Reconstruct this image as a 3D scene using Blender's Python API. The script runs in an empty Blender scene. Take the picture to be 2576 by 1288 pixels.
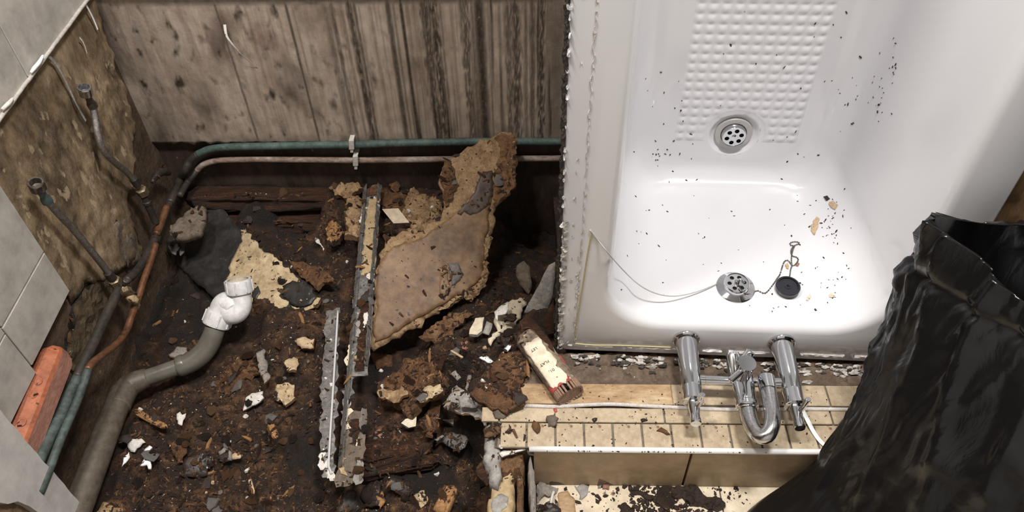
import bpy, bmesh, math, random
from math import sin, cos, pi, radians, sqrt, atan2
from mathutils import Vector, Matrix, noise, geometry

random.seed(7)
SC = bpy.context.scene
COL = SC.collection

# ------------------------------------------------------------------ camera
FPX = 1939.0
PITCH, ROLL = radians(46.1), radians(1.75)
CAM = Vector((0, 0, 1.30))
F_ = Vector((0, cos(PITCH), -sin(PITCH)))
R0_ = Vector((1, 0, 0)); D0_ = Vector((0, -sin(PITCH), -cos(PITCH)))
R_ = R0_ * cos(ROLL) + D0_ * sin(ROLL)
D_ = D0_ * cos(ROLL) - R0_ * sin(ROLL)
cd = bpy.data.cameras.new('camera'); cam = bpy.data.objects.new('camera', cd); COL.objects.link(cam)
cd.sensor_width = 36; cd.lens = FPX / 2576 * 36; cd.clip_start = 0.02
m = Matrix.Identity(4)
for i in range(3):
    m[i][0] = R_[i]; m[i][1] = -D_[i]; m[i][2] = -F_[i]; m[i][3] = CAM[i]
cam.matrix_world = m
SC.camera = cam

# ------------------------------------------------------------------ world, lights, exposure
w = bpy.data.worlds.new('world'); SC.world = w; w.use_nodes = True
w.node_tree.nodes['Background'].inputs[0].default_value = (0.9, 0.92, 1.0, 1)
w.node_tree.nodes['Background'].inputs[1].default_value = 0.05
SC.view_settings.view_transform = 'Standard'; SC.view_settings.look = 'None'
SC.view_settings.gamma = 1; SC.view_settings.use_curve_mapping = False
SC.view_settings.exposure = 0.0
def area(name, loc, target, sx, sy, power, col=(1, .95, .88)):
    l = bpy.data.lights.new(name, 'AREA'); l.shape = 'RECTANGLE'; l.size = sx; l.size_y = sy
    l.energy = power; l.color = col
    o = bpy.data.objects.new(name, l); COL.objects.link(o); o.location = loc
    o.rotation_euler = (Vector(target) - Vector(loc)).to_track_quat('-Z', 'Y').to_euler()
    return o
area('ceiling_lamp_light', (.38, .57, 2.33), (.38, .57, 0), .30, .20, 45, (1, .975, .95))
area('second_ceiling_lamp_light', (-.48, .64, 2.33), (-.48, .64, 0), .22, .22, 29, (1, .96, .91))

# ------------------------------------------------------------------ geometry of pixels and planes (for measuring positions)
def ray(x, y): return F_ + R_ * ((x - 1288) / FPX) + D_ * ((y - 644) / FPX)
def on_plane(x, y, p, n):
    d = ray(x, y); return CAM + d * ((p - CAM).dot(n) / d.dot(n))
def Pz(x, y, z): return on_plane(x, y, Vector((0, 0, z)), Vector((0, 0, 1)))
def Py(x, y, Y): return on_plane(x, y, Vector((0, Y, 0)), Vector((0, 1, 0)))
def Px(x, y, X): return on_plane(x, y, Vector((X, 0, 0)), Vector((1, 0, 0)))
A_BACK = radians(-2.6)
WB_P = Vector((-.4, 1.45, 0)); WB_N = Vector((sin(A_BACK), -cos(A_BACK), 0)); WB_U = Vector((cos(A_BACK), sin(A_BACK), 0))
def Pw(x, y, off=0): return on_plane(x, y, WB_P + WB_N * off, WB_N)      # on the back wall, off in front of it

# ground height of the pit
CTRL = [(480,480,.055),(650,472,.06),(850,472,.065),(1050,480,.06),(1350,470,-.12),(1340,600,-.10),(1330,690,.0),(1260,770,.04),(1380,830,.07),
 (700,640,-.02),(600,900,.0),(720,850,.02),(450,800,-.05),(380,700,-.06),(500,610,-.01),(780,560,-.05),(560,560,-.04),
 (1000,890,-.05),(950,1000,-.03),(1050,970,.02),(1190,950,.075),(1150,880,.05),(1160,1075,-.12),(1100,1150,-.06),(950,1150,-.04),(1190,1210,-.09),(1000,1280,-.04),
 (300,960,-.04),(250,850,-.06),(160,1150,-.05),(400,1100,-.01),(330,1280,-.02),(600,1050,.005),(650,1200,-.03),(800,1250,-.03),(850,700,0),(1250,600,-.03),(1290,880,.07),(1280,980,.10),(1350,920,.09)]
CP = [Pz(*c) for c in CTRL]
def ground0(x, y):
    s = t = 0
    for p in CP:
        d = (p.x - x) ** 2 + (p.y - y) ** 2 + 4e-4
        k = 1 / (d * d); s += k; t += k * p.z
    return t / s
def ground(x, y):
    v = Vector((x, y, .3))
    g = ground0(x, y) + .016 * noise.fractal(v * 9, 1.0, 2.0, 4) + .0075 * noise.fractal(v * 55, 1, 2, 3)
    r = noise.noise(v * 28 + Vector((5, 1, 2))); g += .022 * max(0, r) ** 1.2; g -= .010 * max(0, noise.noise(v * 19 + Vector((1, 7, 3))))
    return g
def Pg(x, y, h=0):
    z = 0
    for _ in range(8):
        p = Pz(x, y, z + h); z = ground0(p.x, p.y)
    return Pz(x, y, z + h)

# ------------------------------------------------------------------ materials
def newmat(name):
    m = bpy.data.materials.new(name); m.use_nodes = True
    nt = m.node_tree; return m, nt, nt.nodes['Principled BSDF']
def C4(c): return (c[0], c[1], c[2], 1)
def hexc(h):
    f = lambda v: (v / 255 / 12.92) if v < 11 else ((v / 255 + .055) / 1.055) ** 2.4
    return tuple(f(int(h[i:i + 2], 16)) for i in (0, 2, 4))
def plain(name, col, rough=.5, metal=0, spec=.5):
    m, nt, b = newmat(name)
    b.inputs['Base Color'].default_value = C4(col); b.inputs['Roughness'].default_value = rough
    b.inputs['Metallic'].default_value = metal; b.inputs['Specular IOR Level'].default_value = spec
    return m
def coords(nt, scale=(1, 1, 1), loc=(0, 0, 0), rot=(0, 0, 0)):
    tc = nt.nodes.new('ShaderNodeTexCoord'); mp = nt.nodes.new('ShaderNodeMapping')
    mp.inputs['Scale'].default_value = scale; mp.inputs['Location'].default_value = loc; mp.inputs['Rotation'].default_value = rot
    nt.links.new(tc.outputs['Object'], mp.inputs['Vector']); return mp.outputs[0]
def ntex(nt, vec, scale, detail=6, rough=.6, dist=0):
    n = nt.nodes.new('ShaderNodeTexNoise'); n.inputs['Scale'].default_value = scale
    n.inputs['Detail'].default_value = detail; n.inputs['Roughness'].default_value = rough; n.inputs['Distortion'].default_value = dist
    nt.links.new(vec, n.inputs['Vector']); return n.outputs['Fac']
def ramp(nt, fac, stops, const=False):
    r = nt.nodes.new('ShaderNodeValToRGB'); e = r.color_ramp.elements
    if const: r.color_ramp.interpolation = 'CONSTANT'
    while len(e) < len(stops): e.new(.5)
    for i, (p, c) in enumerate(stops):
        e[i].position = p; e[i].color = C4(c)
    nt.links.new(fac, r.inputs['Fac']); return r.outputs['Color']
def mix(nt, fac, a, b, mode='MIX'):
    n = nt.nodes.new('ShaderNodeMix'); n.data_type = 'RGBA'; n.blend_type = mode
    if isinstance(fac, float): n.inputs[0].default_value = fac
    else: nt.links.new(fac, n.inputs[0])
    for k, v in ((6, a), (7, b)):
        if isinstance(v, tuple): n.inputs[k].default_value = C4(v)
        else: nt.links.new(v, n.inputs[k])
    return n.outputs[2]
def bump(nt, b, h, strength=.5, dist=.003):
    n = nt.nodes.new('ShaderNodeBump'); n.inputs['Strength'].default_value = strength; n.inputs['Distance'].default_value = dist
    nt.links.new(h, n.inputs['Height']); nt.links.new(n.outputs[0], b.inputs['Normal'])
SEED = [0]
def mottle(name, cols, scale=30, rough=.75, strength=.6, dist=.003, stretch=(1, 1, 1), pos=(.32, .5, .66), speck=None, speck_t=.66, speck_s=120, metal=0, spec=.4, rot=(0, 0, 0)):
    """patchy dirty surface: coarse and fine noise through a colour ramp, with grain and optional specks"""
    m, nt, b = newmat(name); SEED[0] += 1
    v = coords(nt, stretch, (SEED[0] * 3.1, SEED[0] * 1.7, 0), rot)
    f = ntex(nt, v, scale, 9, .68, .3)
    c = ramp(nt, f, list(zip(pos, cols)))
    fine = ntex(nt, v, scale * 5, 5, .7)
    c = mix(nt, .35, c, ramp(nt, fine, [(.3, tuple(x * .45 for x in cols[0])), (.7, tuple(min(1, x * 1.25) for x in cols[-1]))]), 'MIX')
    if speck:
        s = ntex(nt, v, speck_s, 3, .5)
        sm = ramp(nt, s, [(speck_t - .02, (0, 0, 0)), (speck_t + .02, (1, 1, 1))])
        c = mix(nt, sm, c, speck)
    nt.links.new(c, b.inputs['Base Color']); b.inputs['Roughness'].default_value = rough
    b.inputs['Metallic'].default_value = metal; b.inputs['Specular IOR Level'].default_value = spec
    bump(nt, b, fine, strength, dist)
    return m

M = {}
M['rot'] = mottle('rotted_wood_crumb', [(.005, .0034, .0026), (.018, .0095, .0058), (.062, .030, .015)], 48, .55, 1.0, .005, speck=(.2, .125, .07), speck_t=.68, speck_s=140, spec=.5)
M['chip'] = mottle('wet_chipboard', [(.03, .013, .006), (.105, .046, .019), (.23, .118, .052)], 60, .5, .9, .004)
M['chip_tan'] = mottle('torn_tan_chipboard', [(.12, .062, .028), (.28, .17, .085), (.46, .32, .18)], 40, .8, .9, .004, speck=(.05, .025, .012), speck_t=.66)
M['chip_mid'] = mottle('brown_chipboard_edge', [(.08, .038, .017), (.2, .1, .045), (.33, .19, .09)], 70, .75, 1.0, .005)
M['veneer'] = mottle('smooth_brown_board_face', [(.07, .037, .018), (.145, .083, .042), (.23, .138, .07)], 13, .55, .35, .0015, pos=(.36, .5, .64), speck=(.035, .02, .012), speck_t=.69, speck_s=55)
M['veneer_dark'] = mottle('dark_damp_board_face', [(.03, .02, .016), (.06, .04, .032), (.09, .06, .045)], 14, .5, .3, .001)
M['tar'] = mottle('black_damp_backing', [(.010, .009, .009), (.022, .020, .019), (.045, .04, .036)], 14, .45, .6, .002, speck=(.2, .18, .15), speck_t=.735, speck_s=70)
M['beige'] = mottle('beige_torn_backing', [(.17, .115, .06), (.42, .31, .18), (.58, .46, .29)], 16, .85, .7, .003, speck=(.06, .035, .02), speck_t=.67, speck_s=70)
M['stone'] = mottle('dirty_mortar_lump', [(.06, .045, .032), (.13, .10, .075), (.2, .16, .12)], 25, .8, .8, .004)
M['redwood'] = mottle('red_brown_rotted_timber', [(.006, .004, .003), (.03, .013, .007), (.13, .052, .022)], 13, .5, 1.0, .005, (1, 9, 9), spec=.5)
M['orange_wood'] = mottle('orange_wood_splinter', [(.12, .05, .018), (.3, .145, .05), (.45, .26, .11)], 30, .7, .6, .002, (1, 4, 4))
M['splinter'] = mottle('pale_wood_splinter', [(.3, .2, .11), (.5, .36, .22), (.62, .48, .32)], 30, .75, .5, .002, (1, 4, 4))
M['white'] = mottle('dirty_white_plaster', [(.42, .38, .33), (.62, .58, .53), (.74, .71, .67)], 40, .8, .4, .002, speck=(.1, .07, .05), speck_t=.70)
M['pure_white'] = plain('white_sealant', (.78, .78, .77), .5)
M['grey_plaster'] = mottle('grey_crumbled_plaster', [(.13, .11, .095), (.24, .21, .185), (.36, .32, .28)], 40, .85, .8, .003)
M['cement'] = mottle('grey_tile_cement', [(.16, .145, .13), (.27, .25, .23), (.38, .36, .33)], 30, .85, .7, .003, speck=(.6, .58, .55), speck_t=.74)
M['dark_flake'] = mottle('dark_wet_flake', [(.014, .010, .009), (.032, .022, .018), (.06, .042, .034)], 25, .45, .5, .002)
M['grey_flake'] = mottle('grey_vinyl_flake', [(.055, .048, .045), (.1, .09, .083), (.15, .135, .125)], 25, .6, .4, .002)
M['cream'] = mottle('cream_tile_face', [(.45, .38, .27), (.58, .50, .37), (.66, .58, .44)], 30, .45, .2, .001, speck=(.12, .08, .05), speck_t=.72)
M['chrome'] = plain('chrome', (.62, .63, .65), .09, 1.0)
M['chrome_worn'] = mottle('pitted_chrome', [(.12, .09, .07), (.6, .6, .61), (.66, .66, .67)], 55, .16, .15, .001, pos=(.3, .42, .6), metal=1.0)
M['steel_dark'] = mottle('tarnished_metal', [(.05, .04, .03), (.12, .10, .085), (.3, .28, .25)], 50, .35, .3, .001, metal=.85)
M['black'] = plain('black_void', (.004, .004, .004), .9)
M['rubber'] = plain('black_rubber', (.012, .013, .018), .35)
M['acrylic'] = None
M['grey_pipe'] = mottle('grey_pvc', [(.095, .085, .07), (.125, .115, .095), (.15, .14, .118)], 6, .28, .08, .0005, spec=.55)
M['grey_pipe_dirty'] = mottle('grey_pvc_dusted_brown', [(.05, .035, .022), (.095, .078, .06), (.14, .118, .09)], 16, .5, .3, .001)
M['white_pvc'] = mottle('white_pvc', [(.55, .54, .53), (.63, .62, .61), (.67, .66, .65)], 20, .42, .1, .0005, speck=(.08, .07, .06), speck_t=.76, speck_s=60)
M['scum'] = mottle('limescaled_bore', [(.35, .29, .2), (.52, .45, .34), (.6, .54, .43)], 40, .8, .4, .001)
M['copper'] = mottle('dull_copper', [(.05, .025, .015), (.16, .07, .035), (.26, .13, .07)], 30, .42, .3, .001, metal=.5)
M['pipe_dark'] = mottle('blackened_pipe', [(.012, .011, .010), (.035, .030, .026), (.07, .055, .042)], 30, .5, .4, .001, metal=.2)
M['verdigris'] = mottle('green_oxidised_copper', [(.02, .035, .03), (.05, .085, .075), (.11, .155, .14)], 24, .65, .4, .001)
M['verdigris_dark'] = mottle('dull_blue_green_patina', [(.018, .017, .015), (.042, .05, .046), (.10, .14, .13)], 22, .6, .4, .001)
M['rust_white'] = mottle('scaled_rusty_pipe', [(.06, .028, .014), (.17, .095, .06), (.42, .36, .32)], 28, .7, .6, .001, (.5, 1, 1))
M['brass'] = mottle('tarnished_brass', [(.08, .055, .03), (.2, .15, .09), (.36, .3, .2)], 40, .4, .3, .001, metal=.6)
M['braid'] = mottle('braided_steel', [(.1, .09, .08), (.26, .24, .22), (.5, .48, .45)], 160, .22, .8, .001, metal=.8)
M['terracotta'] = mottle('wet_orange_clay', [(.15, .045, .022), (.36, .105, .045), (.46, .16, .08)], 18, .6, .5, .002, speck=(.07, .025, .015), speck_t=.70, speck_s=60)
M['terracotta_side'] = mottle('dusty_pink_clay', [(.17, .075, .05), (.26, .12, .085), (.33, .17, .13)], 18, .7, .5, .002, (3, 1, 3))
M['tile_wall'] = mottle('stone_grey_wall_tile', [(.30, .28, .25), (.40, .375, .34), (.48, .45, .41)], 5, .4, .05, .0005)
M['tile_back'] = mottle('tile_adhesive', [(.2, .17, .13), (.33, .29, .24), (.45, .41, .35)], 30, .85, .6, .002)
M['paint'] = mottle('white_painted_board', [(.47, .45, .43), (.52, .50, .475), (.55, .53, .505)], 6, .6, .1, .0005)
M['wood_brown'] = mottle('brown_torn_board_core', [(.09, .055, .032), (.19, .12, .07), (.28, .19, .12)], 14, .8, .6, .002, (4, 1, 1))
M['tile_beige'] = mottle('beige_travertine_tile', [(.28, .21, .132), (.40, .315, .21), (.48, .39, .275)], 16, .42, .25, .0008, speck=(.16, .10, .055), speck_t=.70, speck_s=55)
M['tile_riser'] = mottle('tan_riser_tile', [(.27, .185, .11), (.35, .25, .155), (.42, .31, .20)], 6, .38, .08, .0005)
M['tile_stained'] = mottle('rust_stained_tile', [(.17, .085, .035), (.33, .2, .095), (.52, .40, .25)], 9, .5, .4, .001, (1, 2.5, 1), speck=(.08, .04, .02), speck_t=.69)
M['tile_floor'] = mottle('cream_floor_tile', [(.42, .34, .23), (.57, .48, .35), (.66, .57, .43)], 10, .45, .2, .0008, speck=(.14, .08, .045), speck_t=.665, speck_s=40)
M['grout'] = mottle('grey_grout', [(.10, .085, .07), (.16, .14, .115), (.22, .19, .16)], 60, .9, .5, .001)
M['mortar_brown'] = mottle('brown_damp_mortar', [(.045, .03, .02), (.10, .068, .046), (.18, .128, .09)], 28, .75, .8, .004, speck=(.35, .3, .24), speck_t=.735)
M['soil'] = mottle('black_brown_muck', [(.008, .005, .004), (.022, .012, .008), (.05, .026, .014)], 35, .5, .9, .004)
M['plank'] = mottle('rough_sawn_timber', [(.13, .07, .03), (.34, .2, .095), (.46, .29, .15)], 16, .8, .9, .003, (3.5, 3.5, .7), rot=(0, .5, 0))
M['tape'] = mottle('tan_chipboard_strip', [(.26, .18, .09), (.36, .26, .14), (.44, .33, .19)], 50, .7, .4, .001, speck=(.05, .03, .02), speck_t=.71, speck_s=60)
M['channel'] = mottle('corroded_aluminium', [(.045, .04, .036), (.13, .12, .11), (.27, .255, .24)], 45, .5, .5, .001, (1, 1, 1), speck=(.68, .67, .65), speck_t=.67, speck_s=55, metal=.3)
M['label'] = mottle('stained_paper_label', [(.5, .38, .22), (.70, .62, .48), (.76, .69, .56)], 14, .7, .1, .0005, speck=(.1, .06, .035), speck_t=.735)
M['red'] = mottle('faded_red_print', [(.16, .025, .02), (.32, .04, .036), (.42, .09, .08)], 30, .5, .1, .0005)
M['ink'] = plain('black_ink', (.02, .02, .02), .7)
M['ribs'] = mottle('brown_ribbed_cap', [(.12, .065, .04), (.24, .145, .10), (.32, .21, .15)], 40, .6, .5, .001)
M['sealant_grey'] = mottle('grimy_sealant', [(.38, .34, .31), (.52, .48, .45), (.62, .58, .55)], 60, .7, .5, .001)
M['sealant_yellow'] = plain('yellowed_sealant', (.42, .37, .20), .5)
M['mould'] = mottle('black_mould_sealant', [(.008, .007, .006), (.02, .017, .014), (.09, .075, .06)], 60, .7, .8, .002)
M['crumb_white'] = mottle('mouldy_white_filler', [(.03, .025, .02), (.5, .45, .4), (.7, .66, .62)], 60, .8, .7, .003, pos=(.36, .5, .62))
M['clear'] = plain('pale_clear_line', (.42, .42, .40), .3)

# ------------------------------------------------------------------ mesh helpers
def tag(o, label=None, cat=None, group=None, kind=None):
    if label: o['label'] = label
    if cat: o['category'] = cat
    if group: o['group'] = group
    if kind: o['kind'] = kind
    return o
def link_mesh(name, me, parent=None):
    o = bpy.data.objects.new(name, me); COL.objects.link(o)
    if parent:
        o.parent = parent; o.matrix_parent_inverse = parent.matrix_basis.inverted()
    return o
def obj(name, bm, mats, parent=None, smooth=False, center=True):
    me = bpy.data.meshes.new(name)
    bmesh.ops.recalc_face_normals(bm, faces=bm.faces[:])
    c = Vector((0, 0, 0))
    if center and len(bm.verts):
        xs = [v.co for v in bm.verts]
        lo = Vector((min(v[i] for v in xs) for i in range(3))); hi = Vector((max(v[i] for v in xs) for i in range(3)))
        c = Vector(((lo.x + hi.x) / 2, (lo.y + hi.y) / 2, lo.z))
        bmesh.ops.translate(bm, vec=-c, verts=bm.verts[:])
    bm.to_mesh(me); bm.free()
    for mt in (mats if isinstance(mats, (list, tuple)) else [mats]): me.materials.append(mt)
    if smooth:
        for p in me.polygons: p.use_smooth = True
    o = bpy.data.objects.new(name, me); COL.objects.link(o); o.location = c
    if parent:
        o.parent = parent; o.matrix_parent_inverse = Matrix.Translation(-parent.location)
    return o
def empty(name, loc, label=None, cat=None, group=None, kind=None):
    o = bpy.data.objects.new(name, None); COL.objects.link(o); o.location = loc; o.empty_display_size = .05
    return tag(o, label, cat, group, kind)

def sweep(bm, pts, rad, n=14, cap=True, close=False):
    """tube along pts; rad a number or list"""
    pts = [Vector(p) for p in pts]; k = len(pts)
    rad = rad if isinstance(rad, (list, tuple)) else [rad] * k
    prev = None; rings = []
    for i, p in enumerate(pts):
        t = (pts[min(i + 1, k - 1)] - pts[max(i - 1, 0)])
        t = t.normalized() if t.length > 1e-9 else Vector((0, 0, 1))
        if prev is None:
            a = Vector((0, 0, 1)) if abs(t.z) < .9 else Vector((1, 0, 0))
            x = t.cross(a).normalized()
        else:
            x = (prev - t * prev.dot(t)).normalized()
        prev = x; y = t.cross(x)
        rings.append([bm.verts.new(p + (x * cos(2 * pi * j / n) + y * sin(2 * pi * j / n)) * rad[i]) for j in range(n)])
    for a, b in zip(rings, rings[1:]):
        for j in range(n):
            bm.faces.new((a[j], a[(j + 1) % n], b[(j + 1) % n], b[j]))
    if cap:
        bm.faces.new(rings[0][::-1]); bm.faces.new(rings[-1])
    return rings
def smooth_path(pts, sub=6):
    P = [Vector(p) for p in pts]; out = []
    for i in range(len(P) - 1):
        p0 = P[max(i - 1, 0)]; p1 = P[i]; p2 = P[i + 1]; p3 = P[min(i + 2, len(P) - 1)]
        for s in range(sub):
            t = s / sub
            out.append(.5 * ((2 * p1) + (p2 - p0) * t + (2 * p0 - 5 * p1 + 4 * p2 - p3) * t * t + (3 * p1 - p0 - 3 * p2 + p3) * t ** 3))
    out.append(P[-1]); return out
def tube(name, pts, rad, mat, parent=None, sub=6, n=14, smooth=True):
    bm = bmesh.new()
    if sub: 
        r = rad
        if isinstance(rad, (list, tuple)):
            r = []
            for i in range(len(rad) - 1):
                for s in range(sub): r.append(rad[i] + (rad[i + 1] - rad[i]) * s / sub)
            r.append(rad[-1])
        sweep(bm, smooth_path(pts, sub), r, n)
    else: sweep(bm, pts, rad, n)
    return obj(name, bm, mat, parent, smooth)
def lathe(bm, base, axis, prof, n=28, cap0=True, cap1=True):
    """prof: list of (distance along axis, radius)"""
    axis = Vector(axis).normalized(); base = Vector(base)
    a = Vector((0, 0, 1)) if abs(axis.z) < .9 else Vector((1, 0, 0))
    x = axis.cross(a).normalized(); y = axis.cross(x)
    rings = [[bm.verts.new(base + axis * h + (x * cos(2 * pi * j / n) + y * sin(2 * pi * j / n)) * r) for j in range(n)] for h, r in prof]
    for p, q in zip(rings, rings[1:]):
        for j in range(n): bm.faces.new((p[j], p[(j + 1) % n], q[(j + 1) % n], q[j]))
    if cap0: bm.faces.new(rings[0][::-1])
    if cap1: bm.faces.new(rings[-1])
    return rings
def turned(name, base, axis, prof, mat, parent=None, n=28, **k):
    bm = bmesh.new(); lathe(bm, base, axis, prof, n, **k)
    o = obj(name, bm, mat, parent, True)
    md = o.modifiers.new('split', 'EDGE_SPLIT'); md.split_angle = radians(38); return o

def plane_of(pts):
    p = Vector((0, 0, 0))
    for q in pts: p += q
    p /= len(pts); n = Vector((0, 0, 0))
    for i in range(len(pts)):
        a = pts[i] - p; b = pts[(i + 1) % len(pts)] - p; n += a.cross(b)
    n.normalize()
    if n.dot(CAM - p) < 0: n = -n
    return p, n
def slab_mesh(pts, n, thick, res=.006, jit=.35, rough=.0012, rs=40, inner=True, taper=0.0, crumble=0.0):
    """irregular plate: outline pts (coplanar 3D), normal n towards the face, noise on the edge and face"""
    n = n.normalized(); c = sum(pts, Vector((0, 0, 0))) / len(pts)
    a = Vector((1, 0, 0)) if abs(n.x) < .8 else Vector((0, 1, 0))
    e1 = (a - n * a.dot(n)).normalized(); e2 = n.cross(e1)
    P2 = [Vector(((p - c).dot(e1), (p - c).dot(e2))) for p in pts]
    area2 = sum(P2[i].x * P2[(i + 1) % len(P2)].y - P2[(i + 1) % len(P2)].x * P2[i].y for i in range(len(P2)))
    if area2 < 0: P2.reverse()
    out = []
    for i in range(len(P2)):
        p, q = P2[i], P2[(i + 1) % len(P2)]; L = (q - p).length; k = max(1, int(L / res)); tn = (q - p).normalized() if L else Vector((1, 0)); nn = Vector((tn.y, -tn.x))
        for s in range(k):
            r = p.lerp(q, s / k); w3 = c + e1 * r.x + e2 * r.y
            d = (jit * res * 1.9 * noise.fractal(w3 * (.35 / res), 1, 2, 3) + (jit * res * random.uniform(-.45, .45) if jit >= .5 else 0)) if s or jit > .2 else 0
            out.append(r + nn * d)
    ins = []
    if inner:
        xs = [p.x for p in out]; ys = [p.y for p in out]; x = min(xs) + res
        while x < max(xs):
            y = min(ys) + res
            while y < max(ys):
                q = Vector((x + random.uniform(-.3, .3) * res, y + random.uniform(-.3, .3) * res))
                # point in polygon with margin
                inside = False; j = len(out) - 1; near = False
                for i in range(len(out)):
                    pi_, pj = out[i], out[j]
                    if (pi_.y > q.y) != (pj.y > q.y) and q.x < (pj.x - pi_.x) * (q.y - pi_.y) / (pj.y - pi_.y) + pi_.x: inside = not inside
                    if (pi_ - q).length_squared < (res * .55) ** 2: near = True
                    j = i
                if inside and not near: ins.append(q)
                y += res
            x += res
    nb = len(out)
    V, E, Fc, *_ = geometry.delaunay_2d_cdt(out + ins, [(i, (i + 1) % nb) for i in range(nb)], [], 1, 1e-7)
    bm = bmesh.new(); top = []; bot = []
    edges = {}
    for f in Fc:
        for i in range(len(f)):
            e = (f[i], f[(i + 1) % len(f)])
            if (e[1], e[0]) in edges: edges.pop((e[1], e[0]))
            else: edges[e] = 1
    bset = set(i for e in edges for i in e)
    for i, q in enumerate(V):
        w3 = c + e1 * q.x + e2 * q.y
        h = rough * 2 * noise.fractal(w3 * rs, 1, 2, 4) + rough * .9 * noise.noise(w3 * rs * 3.7)
        if i in bset: h -= thick * .25 * (1 + noise.noise(w3 * 150)) * (1 if rough else 0)
        top.append(bm.verts.new(w3 + n * h))
        if i in bset:
            sh = (Vector((q.x, q.y)) * (-taper)) + Vector((noise.noise(w3 * 90), noise.noise(w3 * 90 + Vector((9, 9, 9))))) * crumble
            bot.append(bm.verts.new(w3 + e1 * sh.x + e2 * sh.y - n * thick))
        else: bot.append(bm.verts.new(w3 - n * (thick + rough * noise.noise(w3 * rs + Vector((3, 3, 3))))))
    for f in Fc:
        try:
            bm.faces.new([top[i] for i in f]).material_index = 0
            bm.faces.new([bot[i] for i in reversed(f)]).material_index = 1
        except ValueError: pass
    for (i, j) in edges:
        try: bm.faces.new((top[j], top[i], bot[i], bot[j])).material_index = 1
        except ValueError: pass
    return bm
def slab(name, pts, n, thick, mats, parent=None, smooth=False, **k):
    if not isinstance(mats, (list, tuple)): mats = [mats, mats]
    return obj(name, slab_mesh(pts, n, thick, **k), mats, parent, smooth and k.get('rough', 0) < .0024)
def anchored(px, anch):
    """pixel outline lifted onto the plane through three measured points (px, py, z)"""
    p, n = plane_of([Pz(*q) for q in anch])
    return [on_plane(x, y, p, n) for x, y in px], n, p
def box_bm(bm, lo, hi, fr=None):
    """box lo..hi in frame fr=(origin,x,y,z)"""
    o, x, y, z = fr or (Vector((0, 0, 0)), Vector((1, 0, 0)), Vector((0, 1, 0)), Vector((0, 0, 1)))
    vs = [bm.verts.new(o + x * (hi[0] if i & 1 else lo[0]) + y * (hi[1] if i & 2 else lo[1]) + z * (hi[2] if i & 4 else lo[2])) for i in range(8)]
    for f in ((0, 2, 3, 1), (4, 5, 7, 6), (0, 1, 5, 4), (2, 6, 7, 3), (0, 4, 6, 2), (1, 3, 7, 5)): bm.faces.new([vs[i] for i in f])
    return vs
def box(name, lo, hi, mat, parent=None, fr=None, bev=0, seg=2):
    bm = bmesh.new(); box_bm(bm, lo, hi, fr)
    if bev: bmesh.ops.bevel(bm, geom=bm.edges[:], offset=bev, segments=seg, affect='EDGES', profile=.6)
    return obj(name, bm, mat, parent)
def tile4(name, q, n, thick, mat, parent, bev=.0012):
    """a tile with four given face corners"""
    bm = bmesh.new(); n = n.normalized()
    a = [bm.verts.new(p) for p in q]; b = [bm.verts.new(p - n * thick) for p in q]
    bm.faces.new(a); bm.faces.new(b[::-1])
    for i in range(len(q)): bm.faces.new((a[i], b[i], b[(i + 1) % len(q)], a[(i + 1) % len(q)]))
    if bev: bmesh.ops.bevel(bm, geom=bm.edges[:], offset=bev, segments=1, affect='EDGES')
    return obj(name, bm, mat, parent)

# ================================================================== STRUCTURE
ZV = Vector((0, 0, 1)); XV = Vector((1, 0, 0)); YV = Vector((0, 1, 0))
# ---- room shell out of frame (bounces the lamp light)
def quadplane(name, q, mat, parent=None):
    bm = bmesh.new(); bm.faces.new([bm.verts.new(Vector(p)) for p in q]); return obj(name, bm, mat, parent, center=False)
shell = plain('pale_room_paint', (.56, .55, .54), .8)
ceil_ = box('ceiling', (-1.1, -1.0, 2.4), (1.9, 1.7, 2.45), shell); tag(ceil_, kind='structure')
tag(box('wall_front', (-1.1, -1.0, -.2), (1.9, -.95, 2.4), shell), kind='structure')
tag(box('wall_right', (1.85, -.95, -.2), (1.9, 1.7, 2.4), shell), kind='structure')

# ---- back wall: dark lower wall with a streaked plaster sheet over it
wall_back = box('wall_back', (-.6, 0, -.35), (2.4, .06, 2.4), mottle('damp_dark_wall', [(.016, .010, .007), (.042, .027, .019), (.085, .06, .044)], 12, .6, .6, .003, (1, 1, .35), speck=(.2, .17, .14), speck_t=.73, speck_s=90),
                fr=(WB_P, WB_U, -WB_N, ZV)); tag(wall_back, kind='structure')
def wcoord(x, y, off=.014):
    p = Pw(x, y, off) - WB_P; return p.dot(WB_U), p.z
STREAKS = []   # (px at y=200, half width px, strength, raggedness)
for x, hw, st, rg in [(600,4,.75,.2),(612,10,.25,.5),(765,4,.85,.1),(780,3,.4,.3),(800,6,.25,.4),(855,9,.6,.4),(870,6,.75,.5),(893,5,.5,.5),(912,9,.95,.5),(924,5,.8,.4),(1002,8,.9,.2),(1015,4,.6,.2),(1033,5,1.0,.1),(1046,5,.4,.3),
    (1066,7,.35,.5),(1088,14,.9,.9),(1108,13,.95,.9),(1124,4,.6,.4),(1150,5,.4,.5),(1180,12,.85,.9),(1198,6,.7,.5),(1214,15,.98,.15),(1236,3,.5,.3),(1262,4,.5,.4),(1282,9,.75,.8),(1300,13,.9,.9),(1324,5,.65,.4),(1340,8,.8,.6),(1362,12,.95,.9),(1385,8,.5,.4),(1400,30,.62,.1),
    (668,4,.3,.5),(690,4,.2,.5),(720,3,.25,.3),(742,3,.3,.3),(960,4,.3,.4),(980,3,.3,.4),(512,12,.3,.6),(470,14,.35,.6),(430,16,.4,.6),(395,14,.5,.6),(350,16,.6,.5)]:
    s, z = wcoord(x, 200); s2, _ = wcoord(x + hw, 200); STREAKS.append((s, max(.0012, s2 - s), st, rg))
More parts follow.
